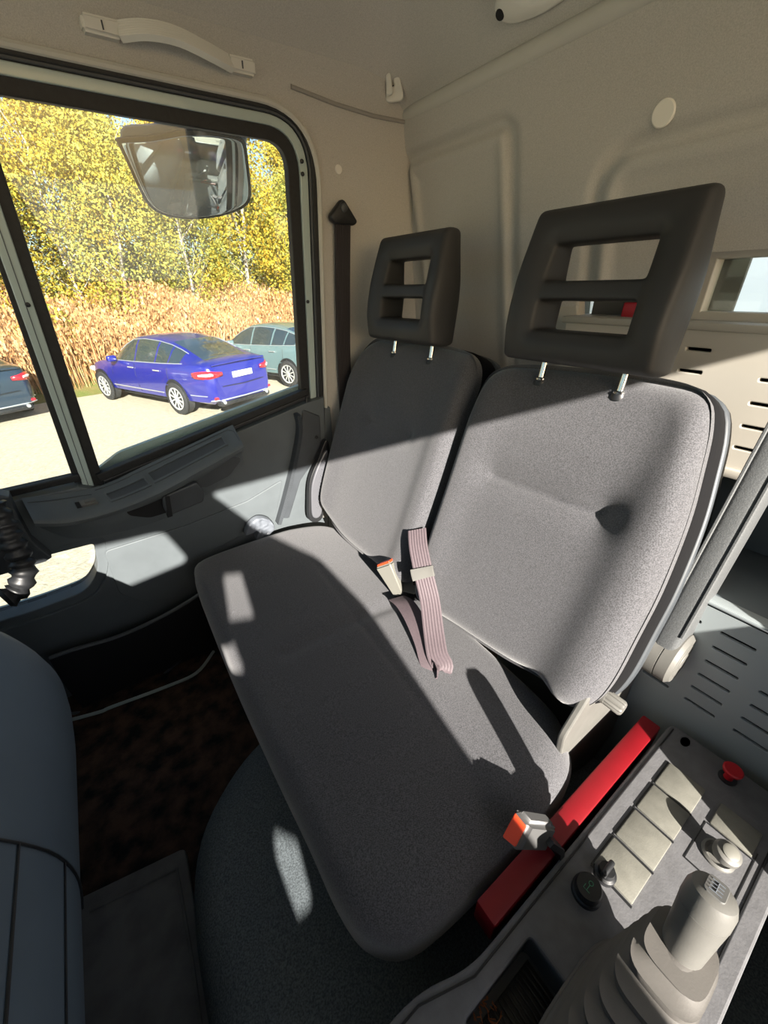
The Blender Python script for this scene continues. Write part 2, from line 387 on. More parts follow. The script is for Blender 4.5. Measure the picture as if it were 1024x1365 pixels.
# divider bar between quarter light and main window
def dv(px, py): return D.p(px, py)
dvt = .60
def xline(a, b, v): return a[0] + (b[0] - a[0]) * (v - a[1]) / (b[1] - a[1])
L1 = [dv(14.6, 400), dv(97, 634)]; L2 = [dv(23, 400), dv(108, 637)]; L3 = [dv(41, 400), dv(121.5, 640)]; L4 = [dv(58, 400), dv(133, 630)]
def bar(La, Lb, name, m, th, off, top=dvt, bot=-.12):
    return link(name, plate([(xline(*La, top), top), (xline(*Lb, top), top), (xline(*Lb, bot), bot), (xline(*La, bot), bot)], [], th, D, off, .002), m, door)
bar(L1, L2, 'divider_seal', rubber, .02, -.008); bar(L3, L4, 'divider_seal', rubber, .02, -.006); bar(L2, L3, 'divider_bar', paint, .024, 0)
link('divider_line', plate([(xline(*L2, .5) * .5 + xline(*L3, .5) * .5 - .0008, .5), (xline(*L2, .5) * .5 + xline(*L3, .5) * .5 + .0008, .5), (xline(*L2, -.1) * .5 + xline(*L3, -.1) * .5 + .0008, -.1), (xline(*L2, -.1) * .5 + xline(*L3, -.1) * .5 - .0008, -.1)], [], .001, D, .001), grey_plastic, door)
for (px, py) in ((37, 406), (402, 215), (403, 232), (410, 402)):
    q = dv(px, py); link('screw', lathe([(.0042, 0), (.0042, .002), (.002, .003), (0, .003)], 12, D.M @ Matrix.Translation((q[0], q[1], .001))), black_plastic, door)
# glass panes
link('window_pane', plate([(xline(*L4, dvt) - .01, vt + .01), (xr + .01, vt + .01), (xr + .005, .03), (-.07, -.10)], [], .004, D, -.02), window_glass, door)
link('quarter_pane', plate([(-.95, vt + .01), (xline(*L1, dvt) + .01, vt + .01), (xline(*L1, -.1) + .01, -.1), (-.95, -.16)], [], .004, D, -.02), window_glass, door)
# belt line seal below the main glass
q0, q1 = dv(404, 521), dv(133, 632)
sl_u = (Vector(q0) - Vector(q1)).normalized(); sl_n = Vector((-sl_u.y, sl_u.x))
link('belt_seal', plate([Vector(q1) - sl_u * .006, Vector(q0) + sl_u * .01, Vector(q0) + sl_u * .01 - sl_n * .016, Vector(q1) - sl_u * .006 - sl_n * .016], [], .02, D, .004, .002), rubber, door)
link('belt_strip', plate([Vector(q1) - sl_n * .017, Vector(q0) + sl_u * .01 - sl_n * .017, Vector(q0) + sl_u * .01 - sl_n * .023, Vector(q1) - sl_n * .023], [], .02, D, .008, .002), black_plastic, door)
qa, qb = dv(0, 657), dv(104, 633)
link('quarter_sill_seal', plate([(-.8, qa[1] - .03), qa, qb, (qb[0], qb[1] - .012), (qa[0], qa[1] - .012), (-.8, qa[1] - .045)], [], .02, D, .004, .002), rubber, door)
# door card with the low kerb window
card_top = [dv(418, 530), dv(404, 536), dv(135, 650), dv(104, 646), dv(0, 668), (-.9, dv(0, 668)[1] - .03)]
kerb = dp((126, 721), (133, 757), (117, 786), (51, 811), (-60, 846), (-60, 768))
kerb_r = rpoly(kerb, [.012, .03, .04, .02, .02, .02], 6)
card = [(-.9, -.75), (xr + .052, -.75)] + [(xr + .052, card_top[0][1])] + card_top[1:]
kerb_big = rpoly(inset(kerb, -.022), [.02, .045, .06, .03, .03, .03], 6)
link('door_card', plate(card, [kerb_big], .03, D, .018, .002), grey_plastic, door)
link('kerb_window_bezel', plate(kerb_big, [kerb_r], .05, D, .008, .003), grey_plastic, door)
link('kerb_window_seal', plate(rpoly(inset(kerb, -.004), [.02, .04, .05, .03, .03, .03], 6), [rpoly(inset(kerb, .003), [.012, .03, .04, .02, .02, .02], 6)], .014, D, -.03), rubber, door)
link('kerb_window_pane', plate(rpoly(inset(kerb, -.004), .03, 6), [], .004, D, -.036), window_glass, door)
link('outer_skin', plate(rpoly([(-.95, -.10), (-.3, -.10), (-.07, -.10), (.0, -.06), (xr + .02, .04), (xr + .05, -.75), (-.95, -.75)], .01), [rpoly(inset(kerb, -.01), .04, 6)], .012, D, -.055), paint, door)
# armrest: shelf with a lip, grab recess under it
def dq(px, py, off): o = D.off(off); a = o.p(px, py); return o.w(*a)
st_back = [(28, 664), (80, 658), (135, 647), (190, 622), (250, 594), (310, 566)]
st_lip = [(44, 694), (95, 692), (160, 675), (215, 652), (270, 622), (324, 592)]
st_low = [(50, 702), (100, 718), (165, 708), (222, 690), (275, 660), (326, 618)]
OFFL = .085
rows = [cr([dq(a, b, .018) for a, b in st_back], 8, False), cr([dq(a, b, .045) * .5 + dq(c_, d_, .045) * .5 for (a, b), (c_, d_) in zip(st_back, st_lip)], 8, False)]
lip = cr([dq(a, b, OFFL) for a, b in st_lip], 8, False); low = cr([dq(a, b, .022) for a, b in st_low], 8, False)
K = len(lip); top_rows = []
for t in (0, .25, .5, .75, .93): top_rows.append([rows[0][i].lerp(lip[i], t) + D.n * 0 for i in range(K)])
top_rows.append([lip[i] + Vector((0, 0, -.001)) for i in range(K)])
top_rows.append([lip[i] + Vector((0, -.003, -.006)) for i in range(K)])
top_rows.append([lip[i] + Vector((0, .001, -.016)) for i in range(K)])
top_rows.append([lip[i].lerp(low[i], .3) + Vector((0, .014, -.004)) for i in range(K)])
top_rows.append([lip[i].lerp(low[i], .7) + Vector((0, .012, 0)) for i in range(K)])
top_rows.append(low)
vs = [q for r_ in top_rows for q in r_]; fs = []
for k in range(len(top_rows) - 1):
    for i in range(K - 1): fs.append((k * K + i, k * K + i + 1, (k + 1) * K + i + 1, (k + 1) * K + i))
fs.append([k * K for k in range(len(top_rows))]); fs.append([k * K + K - 1 for k in range(len(top_rows))][::-1])
arm_o = link('armrest', fixn(mesh(vs, fs)), grey_plastic, door, 45)
def at(s, t, h=0):                                           # point on the shelf top, s along 0..1, t back..lip
    f = s * (K - 1); i = min(K - 2, int(f)); g = f - i
    a = rows[0][i].lerp(rows[0][i + 1], g); b = lip[i].lerp(lip[i + 1], g); q = a.lerp(b, t)
    n = (rows[0][i + 1] - rows[0][i]).cross(b - a).normalized(); n = n if n.z > 0 else -n
    return q + n * h
def quadbox(s0, s1, t0, t1, h0, h1, n=6):
    vs, fs = [], []
    for i in range(n + 1):
        s_ = s0 + (s1 - s0) * i / n
        vs += [at(s_, t0, h0), at(s_, t1, h0), at(s_, t1, h1), at(s_, t0, h1)]
    for i in range(n):
        for j in range(4): fs.append((i * 4 + j, i * 4 + (j + 1) % 4, i * 4 + 4 + (j + 1) % 4, i * 4 + 4 + j))
    fs.append([0, 1, 2, 3]); fs.append([n * 4 + 3, n * 4 + 2, n * 4 + 1, n * 4]); return fixn(mesh(vs, fs))
def tray(s0, s1, t0, t1, name):
    e = .012
    rim = join([quadbox(s0 - e * .6, s1 + e * .6, t0 - .07, t0, -.002, .004), quadbox(s0 - e * .6, s1 + e * .6, t1, t1 + .07, -.002, .004), quadbox(s0 - e * .6, s0, t0, t1, -.002, .004), quadbox(s1, s1 + e * .6, t0, t1, -.002, .004)])
    link(name, rim, grey_plastic, arm_o); link(name + '_floor', quadbox(s0, s1, t0, t1, -.001, .0008), dark_plastic, arm_o)
tray(.60, .92, .32, .66, 'shelf_recess'); tray(.39, .57, .40, .68, 'shelf_slot')
link('inner_latch', join([quadbox(.265, .335, .45, .66, 0, .006, 4), quadbox(.285, .33, .5, .6, .006, .011, 4)]), light_grey, door)
link('latch_cavity', quadbox(.245, .268, .45, .66, 0, .003, 2), dark_void, door)
ln = [at(.03 + .22 * i / 8, .22 + .0 * i, .001) for i in range(9)] 
link('shelf_seam', tube(ln + [at(.335, .25, .001)], .0008, 5), dark_plastic, door)
link('shelf_seam', tube([at(.36 + .6 * i / 14, .12, .001) for i in range(15)] + [at(.985, .3, .001), at(.99, .8, .001)], .0008, 5), dark_plastic, door)
# pull handle and dark hand recess under the lip
def dpoly(pts, off, th, r, bev, m, name, par=door): o = D.off(off); return link(name, plate(rpoly([o.p(*q) for q in pts], r, 5), [], th, o, 0, bev), m, par)
dpoly([(166, 676), (214, 658), (222, 664), (226, 682), (200, 690), (172, 687)], .052, .004, .01, .001, dark_void, 'hand_recess')
dpoly([(258, 628), (300, 607), (322, 612), (306, 634), (275, 650), (262, 648)], .050, .004, .01, .001, dark_plastic, 'hand_recess')
dpoly([(219, 664), (262, 645), (271, 657), (270, 668), (226, 686), (221, 678)], .072, .018, .006, .004, dark_plastic, 'pull_handle')
dpoly([(221, 662), (226, 662), (230, 688), (224, 690)], .075, .016, .001, .001, black_plastic, 'handle_bracket')
# rear door-card ridge (vertical fold) with the screw and lock pin
ridge = cr([dq(396, 552, .03), dq(399, 575, .03), dq(391, 620, .03), dq(380, 665, .03), dq(371, 697, .03)], 6, False)
link('card_fold', ribbon(ridge, Vector((1, 0, 0)), .012, .012), dark_plastic, door)
dpoly([(405, 548), (426, 556), (428, 600), (400, 640), (385, 690), (378, 690), (392, 630), (401, 590)], .022, .012, .004, .003, dark_plastic, 'card_rear_panel')
q = D.p(422, 583, .025); link('screw', lathe([(.005, 0), (.005, .003), (.003, .004), (0, .004)], 14, D.M @ Matrix.Translation((q[0], q[1], .024))), black_plastic, door)
link('lock_pin', lathe([(.0045, 0), (.003, .004), (.0028, .016), (.004, .02), (0, .022)], 14, axisM(dq(409, 537, .012), (0, 0, 1))), black_plastic, door)
# raised field on the door card
fld = rpoly([D.p(*q, .02) for q in ((345, 642), (378, 634), (366, 690), (340, 700))], .01)
link('card_field', plate(rpoly([D.p(*q, .02) for q in ((140, 735), (250, 700), (330, 668), (376, 640), (366, 690), (258, 745), (262, 790), (190, 800), (160, 790))], .012), [], .006, D, .023, .002), grey_plastic, door)
# door pocket along the bottom
pk = thing('door_pocket', (0, DY - .1, -1.0)) if False else None
P0 = D.off(.02)
prim = [(66, 880), (100, 868), (160, 850), (215, 825), (258, 800), (290, 778)]
rim_front = cr([dq(a, b, .085) for a, b in prim], 6, False)
pb = [q.copy() for q in rim_front]; vs, fs = [], []; k = len(pb)
lowrow = []
for i, q in enumerate(pb): lowrow.append(Vector((q.x, q.y + .02, -1.04)))
midrow = [q * .55 + lw_ * .45 + Vector((0, -.012, 0)) for q, lw_ in zip(pb, lowrow)]
back = [Vector((q.x, q.y + .012, q.z)) for q in pb]; backl = [Vector((q.x, q.y + .03, -1.03)) for q in pb]
rws = [lowrow, midrow, pb, back, backl]
vs = [q for r_ in rws for q in r_]
for a in range(4):
    for i in range(k - 1): fs.append((a * k + i, a * k + i + 1, (a + 1) * k + i + 1, (a + 1) * k + i))
link('pocket_bin', fixn(mesh(vs, fs)), black_plastic, door)
link('pocket_rim', tube([q + Vector((0, .006, .001)) for q in rim_front], .006, 8), dark_plastic, door)
link('pocket_contour', tube(cr([dq(75, 952, .088), dq(130, 946, .095), dq(190, 920, .095), dq(240, 880, .09), dq(270, 850, .09)], 6, False), .004, 8), dark_plastic, door)
# sill strip
ss = cr([U(62, 968, 2, -1.045), U(130, 950, 2, -1.045), U(150, 942, 2, -1.045), U(220, 916, 2, -1.045), U(262, 897, 2, -1.045), U(285, 868, 2, -1.045)], 6, False)
sill = link('trim_1', ribbon(ss, Vector((0, 1, 0)), .007, .003), paint); tag(sill, kind='structure')

# ================================================================ THINGS ON THE SHELL
link('cove_seam', tube([D.w(.50, .655, .002), D.w(.60, .645, .002), D.w(.70, .640, .002), D.w(.80, .642, .002)], .004, 8), mat('dark_seam_fabric', col(150, 146, 140), .95), wrt)  # seam line in a darker tone than the headliner
# grab handle above the door
HF = Fr((0, 1.03, .38), (1, 0, 0), (0, -.62, .78))           # sloping headliner over the door
def on_ceil(px, py):                                          # pixel -> point on the headliner surface
    r = ray(px, py).normalized(); t = .3
    while t < 3:
        q = r * t
        if q.z > ceil_h(min(q.x, .8), min(q.y, 1.045)) or (q - D.o).dot(D.n) < .003: return q
        t += .002
    return r * 1
gh = thing('grab_handle', (.3, 1.0, .36), 'pale grey curved grab handle fixed above the side window', 'handle')
a0, a1, b0, b1 = on_ceil(105, 38), on_ceil(160, 42), on_ceil(299, 88), on_ceil(337, 92)
ins = Vector((0, -.45, -.55)).normalized()
def cap(px, name='end_cap'):
    P = [on_ceil(*q) for q in px]; n = (P[1] - P[0]).cross(P[3] - P[0]).normalized(); n = n if n.y < 0 else -n
    vs = [q - n * .012 for q in P] + [q + n * .016 for q in P]
    c = sum(vs[4:], Vector()) / 4; vs[4:] = [c + (q - c) * .93 for q in vs[4:]]
    me = mesh(vs, [(0, 1, 2, 3), (4, 5, 6, 7), (0, 1, 5, 4), (1, 2, 6, 5), (2, 3, 7, 6), (3, 0, 4, 7)])
    bm = bmesh.new(); bm.from_mesh(me); bmesh.ops.recalc_face_normals(bm, faces=bm.faces); bmesh.ops.bevel(bm, geom=bm.edges[:], offset=.004, segments=3, affect='EDGES'); bm.to_mesh(me); bm.free()
    return link(name, me, handle_m, gh, 30), n, c
c1, n1, cc1 = cap([(103, 17), (163, 31), (164, 59), (108, 45)]); c2_, n2, cc2 = cap([(299, 72), (337, 81), (339, 105), (299, 96)])
pth = cr([on_ceil(158, 46) + n1 * .014, on_ceil(190, 48) + n1 * .030, on_ceil(230, 57) + n1 * .033, on_ceil(270, 73) + n2 * .028, on_ceil(303, 87) + n2 * .014], 6, False)
link('strap_grip', ribbon(pth, [Vector((0, .5, .8))] * len(pth), .026, .005), handle_m, gh, 40)
for cc, nn in ((cc1, n1), (cc2, n2)): link('slot', box((0, 0, 0), (.002, .010, .002), 0, axisM(cc + nn * .001, nn)), dark_plastic, gh)

# coat hook on the cove
p = on_ceil(525, 115); nrm = Vector((-.6, -.6, -.5)).normalized()
ch = thing('coat_hook', p, 'small pale coat hook in the rear corner of the headliner', 'hook')
HK = Fr(p + nrm * .002, nrm.cross(Vector((0, 0, 1))) * -1, Vector((0, 0, 1)))
if HK.n.dot(nrm) < 0: HK = Fr(p + nrm * .002, -HK.u, HK.v)
def hp(px, py): return HK.p(px, py)
link('base', plate(rpoly([hp(516, 97), (hp(528, 90)), hp(535, 118), hp(537, 133), hp(516, 136)], .008, 6), [rpoly([hp(519, 104), hp(526, 101), hp(528, 118), hp(522, 120)], .003)], .010, HK, .008, .003), handle_m, ch)
link('hook_arm', plate(rpoly([hp(517, 104), hp(521, 102), hp(524, 128), hp(518, 130)], .004), [], .006, HK, .018, .002), handle_m, ch)
link('recess', plate(rpoly([hp(519, 104), hp(526, 101), hp(528, 118), hp(522, 120)], .003), [], .002, HK, .001), dark_plastic, ch)
# oval lamp bezel at the top edge
p = on_ceil(705, 2)
lm = thing('reading_lamp', p, 'pale oval lamp housing with a dark hole, at the roof above the tall headrest', 'lamp')
LF = Fr(p, (0, -1, 0), (-.75, 0, .66))
q = [LF.p(*a) for a in ((664, -6), (664, 10), (676, 23), (700, 22), (745, 2), (760, -20), (680, -30))]
link('housing', pillow(cr([Vector(a) for a in q], 5), LF, .018, .004, .014, .004), handle_m, lm)
e = LF.p(674, 7); link('dark_hole', lathe([(.0, .001), (.007, .001), (.008, -.001)][::-1], 20, LF.M @ Matrix.Translation((e[0], e[1], .019))), dark_void, lm)

# seat belt on the B-pillar
sb = thing('seat_belt', D.w(.63, -.4), 'black seat belt hanging from its triangular anchor on the door pillar', 'seat belt')
T0 = D.off(.016)
tri = [T0.p(*a) for a in ((455, 263), (475, 296), (470, 301), (442, 298), (437, 288))]
link('anchor_loop', pillow(cr([Vector(a) for a in rpoly(tri, .012, 4)], 1), T0, .012, .008, .007, .002), black_plastic, sb)
link('anchor_bolt', lathe([(.009, 0), (.009, .004), (.006, .006), (0, .006)], 16, T0.M @ Matrix.Translation((*T0.p(455, 277), .012))), dark_plastic, sb)
link('webbing', ribbon([T0.w(*T0.p(457, 296)), T0.w(*T0.p(457, 380)), T0.w(*T0.p(458, 460)), T0.w(*T0.p(461, 545)), T0.w(*T0.p(463, 640))], Vector((1, 0, 0)), .043, .0015), belt_black, sb)

# exterior kerb mirror
MN = Vector((-.25, -1, -.42)).normalized(); mc = U(262, 225, 1, 1.36)
MU = Vector((0, 0, 1)).cross(MN).normalized()
MF = Fr(mc, MU, MN.cross(MU))
if MF.n.dot(Vector((0, -1, 0))) < 0: MF = Fr(mc, -MU, MN.cross(MU))
mo = thing('kerb_mirror', mc + Vector((0, 0, -.12)), 'wide-angle kerb mirror with black rim hanging outside the side window', 'mirror')
mp = [Vector(MF.p(*a)) for a in ((156, 184), (200, 180), (250, 172), (300, 176), (325, 186), (331, 215), (335, 258), (328, 275), (300, 287), (262, 292), (225, 289), (200, 276), (184, 250), (168, 215), (157, 192))]
ol = cr(mp, 4)
link('rim', pillow(ol, MF, .004, .012, .004, 0), black_plastic, mo)
inn = [Vector(a) for a in inset([tuple(x) for x in even(ol, 60)], .009)]
mcu = sum(q.x for q in inn) / len(inn); mcv = sum(q.y for q in inn) / len(inn)
link('mirror_glass', pillow(inn, MF, .0, .004, .001, 0, lambda u, v: .0235 - ((u - mcu) ** 2 + (v - mcv) ** 2) / 1.3), mat('mirror_silver', (.82, .84, .85, 1), .01, metal=1), mo)
bk = [Vector(MF.p(*a)) for a in ((160, 176), (200, 168), (260, 160), (322, 168), (330, 200), (320, 240), (240, 250), (180, 230))]
link('housing', pillow(cr(bk, 4), MF.off(-.02), .005, .05, .005, 0, rb=.045), mat('mirror_housing', col(120, 128, 140), .5), mo)
link('bracket', tube([MF.w(*MF.p(250, 170), -.03), MF.w(*MF.p(250, 130), -.03), MF.w(*MF.p(245, 100), -.02)], .014, 12), black_plastic, mo)
# maker's small lettering etched on the glass
tq = D.p(363, 219, -.018)
link('glass_lettering', text('IVECO', .010, D.M @ Matrix.Translation((tq[0], tq[1], -.0175)) @ Matrix.Rotation(math.radians(-3), 4, 'Z'), .0002), dark_plastic, door)

# ================================================================ SEAT
th = math.atan2(.2, .5)
BF = Fr((.455, 0, -.63), (0, -1, 0), (math.sin(th), 0, math.cos(th)))    # backrest front plane, n looks forward/up
seat = thing('double_seat', (.3, .6, -1.05), 'dark grey woven fabric double passenger seat with two backrests, two headrests and a raised armrest', 'seat')
def cdisp_xy(x, y):
    h = 0
    h -= .007 * gauss(segd((x, y), (.16, .60), (.48, .585)), .020)            # dip between the two places
    h -= .003 * gauss(segd((x, y), (.30, .20), (.36, 1.02)), .006)            # sewn cross seam
    h -= (.012 * (x - .36) / .12) if x > .36 else 0
    h += .004 * noise.noise(Vector((x * 6, y * 6, 0)))
    return h
CF = Fr((0, 0, -.672), (1, 0, 0), (0, 1, 0))
co_ = [(.10, 1.085), (.066, 1.02), (.058, .90), (.052, .65), (.053, .45), (.056, .30), (.056, .22), (.066, .165), (.10, .128), (.15, .116), (.24, .111), (.32, .109), (.40, .112), (.45, .125), (.49, .16), (.52, .22), (.53, .5), (.53, .9), (.50, 1.03), (.43, 1.075), (.28, 1.09)]
link('seat_cushion', pillow(cr([Vector(a) for a in co_], 6), CF, .012, .125, .045, .004, cdisp_xy, 170, 40), fabric, seat, 60)
link('cushion_base', box((.30, .6, -.845), (.36, .80, .12), .02), dark_plastic, seat)
link('seat_frame', box((.32, .6, -.96), (.26, .62, .16), .02), black_plastic, seat)
def bdisp(sx, sy, ex, w0):
    def f(u, v):
        y = -u; h = 0
        h -= .0045 * gauss(segd((y, v), sx, sy), .006) + .010 * gauss(segd((y, v), sx, sy), .03)
        h -= .003 * gauss(segd((y, v), ex, ex), .008) + .0045 * gauss(segd((y, v), ex, ex), .035)
        h += .016 * gauss(y - w0[0], .045) + .012 * gauss(y - w0[1], .045)      # side bolsters
        h -= .014 * max(0, (v - .42) / .13)
        h -= .010 * gauss(v - .16, .08) * 0
        return h
    return f
near_o = [(.540, .528), (.482, .541), (.36, .549), (.238, .549), (.195, .535), (.175, .50), (.160, .44), (.146, .368), (.136, .27), (.134, .193), (.134, .10), (.148, .048), (.180, .028), (.23, .035), (.30, .02), (.42, .005), (.52, -.005), (.558, .02), (.566, .12), (.570, .284), (.574, .42), (.570, .498)]
far_o = [(1.004, .540), (.95, .550), (.80, .555), (.684, .552), (.625, .540), (.595, .50), (.592, .42), (.585, .28), (.585, .15), (.59, .03), (.62, .0), (.75, -.01), (.90, -.01), (1.0, .02), (1.045, .06), (1.056, .2), (1.058, .36), (1.052, .48)]
flip = lambda L: [Vector((-a, b)) for a, b in L]
def shell_of(L, g): P = [Vector((-a, b)) for a, b in L]; return [Vector(a) for a in inset([tuple(x) for x in P], -g)]
for L, fn in ((near_o, bdisp((.465, .328), (.255, .335), (.246, .341), (.175, .54))), (far_o, bdisp((.90, .335), (.745, .337), (.727, .339), (.615, 1.02)))):
    bk = link('backrest', pillow(cr(flip(L), 6), BF, .0, .05, .034, .004, fn, 170, 40), fabric, seat, 60)
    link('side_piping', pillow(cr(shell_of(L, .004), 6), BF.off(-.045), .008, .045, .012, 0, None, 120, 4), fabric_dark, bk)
    link('back_shell', pillow(cr(shell_of(L, .007), 6), BF.off(-.088), .004, .022, .006, 0, None, 120, 4), dark_plastic, bk)

# headrests: subdivided lattice with two windows
def headrest(yc, wd):
    T = .036; hw = wd / 2; iw = hw * .58
    bm = bmesh.new(); V = {}
    xs = [-hw, -hw + .018, -hw + .034, -iw - .004, -iw, -iw + .014, iw - .014, iw, iw + .004, hw - .034, hw - .018, hw]
    H1 = (.052, .094); H2 = (.122, .170)
    zs_ = [0, .016, .032, H1[0] - .004, H1[0], H1[0] + .010, H1[1] - .010, H1[1], H1[1] + .004, H2[0] - .004, H2[0], H2[0] + .010, H2[1] - .010, H2[1], H2[1] + .004, .190, .204, .221]
    def hole(i, j): return 4 <= i <= 6 and (4 <= j <= 6 or 10 <= j <= 12)
    def prof(v): return .014 * gauss(v - .06, .06) - .022 * max(0, (v - .12) / .10) ** 1.5
    def recess(x, z):
        d = min(math.hypot(max(abs(x) - iw, 0), max(h[0] - z, z - h[1], 0)) for h in (H1, H2)); return .014 * max(0, 1 - d / .022)
    for s in (0, 1):
        for i, x in enumerate(xs):
            for j, z in enumerate(zs_):
                xx = x * (1 - .07 * max(0, (z - .13) / .09))
                dn = (T - recess(x, z) + prof(z)) if s else (-T * .7 - .010 * gauss(z - .1, .08))
                V[s, i, j] = bm.verts.new((xx, z, dn))
    for i in range(len(xs) - 1):
        for j in range(len(zs_) - 1):
            if hole(i, j): continue
            a = [(i, j), (i + 1, j), (i + 1, j + 1), (i, j + 1)]
            bm.faces.new([V[(1,) + q] for q in a]); bm.faces.new([V[(0,) + q] for q in a[::-1]])
    be = [e for e in bm.edges if len(e.link_faces) == 1]
    I = {v: k for k, v in V.items()}
    for e in be:
        a, b = I[e.verts[0]], I[e.verts[1]]
        if a[0] == 1: bm.faces.new([V[a], V[b], V[(0,) + b[1:]], V[(0,) + a[1:]]])
    bmesh.ops.recalc_face_normals(bm, faces=bm.faces)
    me = bpy.data.meshes.new('m'); bm.to_mesh(me); bm.free(); me = subdiv(me, 2)
    hf = Fr((.655, yc, -.122), (0, -1, 0), (.06, 0, 1)); me.transform(hf.M); return me, hf
for yc, wd in ((.376, .262), (.818, .254)):
    me, hf = headrest(yc, wd)
    hr = link('headrest', me, rest_plastic, seat, 180)
    for s in (-1, 1):
        a = hf.w(s * .071, .012, -.012); b = a + Vector((-.012, 0, -.07))
        link('post', tube([a, a.lerp(b, .5), b], .0055, 12), chrome, hr)
        cpt = Vector((a.x - .006, a.y, -.157)); link('collar', lathe([(.0, .004), (.010, .004), (.012, 0), (.012, -.006), (0, -.006)][::-1], 18, Matrix.Translation(cpt)), black_plastic, hr)
        link('collar_ring', lathe([(.006, 0), (.010, 0), (.010, .003), (.006, .004)], 18, Matrix.Translation(cpt + Vector((0, 0, .004))), False), chrome, hr)

# raised armrest on the console side of the near backrest
pv = Vector((.648, .098, -.535)); ad = Vector((.31, 0, 1)).normalized()
ARM = Fr(pv + Vector((0, .018, 0)), (0, -1, 0), ad)          # n = u x v : points forward
arm = link('armrest', box((0, .215, 0), (.036, .43, .072), .010, ARM.M, 3), arm_m, seat, 50)
link('pivot_housing', lathe([(0, -.002), (.040, -.002), (.046, .004), (.046, .020), (.0445, .0205), (.0445, .0215), (.046, .022), (.046, .046), (.040, .052), (0, .052)], 36, axisM((.650, .092, -.545), (0, 1, 0))), light_grey, arm)
link('pivot_cap', lathe([(0, .002), (.014, .002), (.015, .001), (.030, .001), (.032, -.001)][::-1], 30, axisM((.650, .0905, -.545), (0, -1, 0))), light_grey, arm)
link('edge_bead', join([tube([ARM.w(.0155, .04, .035), ARM.w(.0155, .42, .035)], .0025, 6), tube([ARM.w(-.0155, .04, .035), ARM.w(-.0155, .42, .035)], .0025, 6)]), arm_m, arm)
BR = Fr((0, .146, 0), (1, 0, 0), (0, 0, 1))
brp = [BR.p(*q) for q in ((754, 985), (741, 1046), (787, 1016), (828, 960), (858, 912), (858, 892), (832, 893), (805, 908), (787, 931))]
link('recliner_cover', plate(rpoly(brp, .010, 5), [], .012, BR, 0, .003), light_grey, seat)
kn = [(0, .0), (.010, 0), (.0115, .002), (.0115, .028), (.009, .031), (0, .031)]
rk = link('recliner_knob', lathe([(.0, -.012), (.013, -.012), (.013, .004), (.0, .004)], 20, axisM(U(806, 927, 1, .140), (0, -1, 0)) @ Matrix.Translation((0, 0, 0))), light_grey, seat)
kb = bmesh.new(); me = mesh([], [])
prof = [((.0125 if i % 2 else .0108), i) for i in range(24)]
vs, fs = [], []
Mk = axisM(U(806, 927, 1, .140), (0, -1, 0))
for z_, f_ in ((.004, 1), (.028, 1), (.031, .8)):
    for r_, i in prof: vs.append(Mk @ Vector((r_ * f_ * math.cos(i * math.pi / 12), r_ * f_ * math.sin(i * math.pi / 12), z_)))
for k in range(2):
    for i in range(24): fs.append((k * 24 + i, k * 24 + (i + 1) % 24, (k + 1) * 24 + (i + 1) % 24, (k + 1) * 24 + i))
fs.append([48 + i for i in range(24)]); link('fluted_grip', fixn(mesh(vs, fs)), light_grey, rk)
# silver ribbed grip and pale corner piece between the far backrest and the door
SG = Fr((0, 1.065, 0), (1, 0, 0), (0, 0, 1))
link('side_trim', plate(cr([Vector(SG.p(*q)) for q in ((436, 588), (426, 612), (415, 640), (413, 668), (415, 694), (430, 690), (434, 650), (440, 610))], 5), [], .02, SG, -.002, .002), black_plastic, seat)
sg = link('ribbed_grip', plate(cr([Vector(SG.p(*q)) for q in ((435, 602), (426, 618), (417, 645), (416, 670), (418, 688), (427, 684), (430, 650), (434, 620))], 5), [], .018, SG, .004, .003), silver, seat)
for i in range(8):
    q = SG.p(432 - 9 * (i / 7) ** .6, 616 + 8.5 * i); link('stud', lathe([(.0038, 0), (.003, .003), (0, .004)], 10, SG.M @ Matrix.Translation((q[0], q[1], .004))), silver, sg)
link('corner_piece', plate([SG.p(*q) for q in ((419, 697), (433, 674), (441, 694))], [], .015, SG, -.03, .001), light_grey, seat)

# ---- buckles and lap belt
def frame_box(px_w, axis_, up_, size, bev): pass
bt, bb = U(514, 751, 2, -.588), U(533, 792, 2, -.655)
bk1 = thing('belt_buckle', bb, 'pale grey belt buckle with orange button standing between the two seat places', 'buckle')
ax = (bt - bb).normalized(); wd = Vector((.45, -1, 0)); wd = (wd - ax * wd.dot(ax)).normalized()
BK = Fr((bt + bb) / 2, wd, ax)
def taper_box(fr, w0, w1, L, t0, t1, bev):
    vs = [fr.w(sx * (w0 if sy < 0 else w1) / 2, sy * L / 2, sz * (t0 if sy < 0 else t1) / 2) for sy in (-1, 1) for sz in (-1, 1) for sx in (-1, 1)]
    me = mesh(vs, [(0, 1, 3, 2), (4, 5, 7, 6), (0, 1, 5, 4), (2, 3, 7, 6), (0, 2, 6, 4), (1, 3, 7, 5)])
    bm = bmesh.new(); bm.from_mesh(me); bmesh.ops.recalc_face_normals(bm, faces=bm.faces); bmesh.ops.bevel(bm, geom=bm.edges[:], offset=bev, segments=3, affect='EDGES'); bm.to_mesh(me); bm.free(); return me
L = (bt - bb).length
link('housing', taper_box(BK, .030, .048, L, .018, .032, .004), buckle_m, bk1)
link('release_button', taper_box(Fr(bt + ax * .0005, wd, ax), .038, .038, .008, .020, .020, .001), orange, bk1)
link('strap_stub', ribbon([bb + ax * .004, bb - ax * .02 + Vector((.01, 0, 0)), bb - ax * .03 + Vector((.03, 0, .0))], wd, .03, .003), black_plastic, bk1)
bl = thing('lap_belt', U(585, 880, 2, -.655), 'mauve ribbed lap belt looped over the cushion between the backrests', 'seat belt')
bo = BF.off(.016)
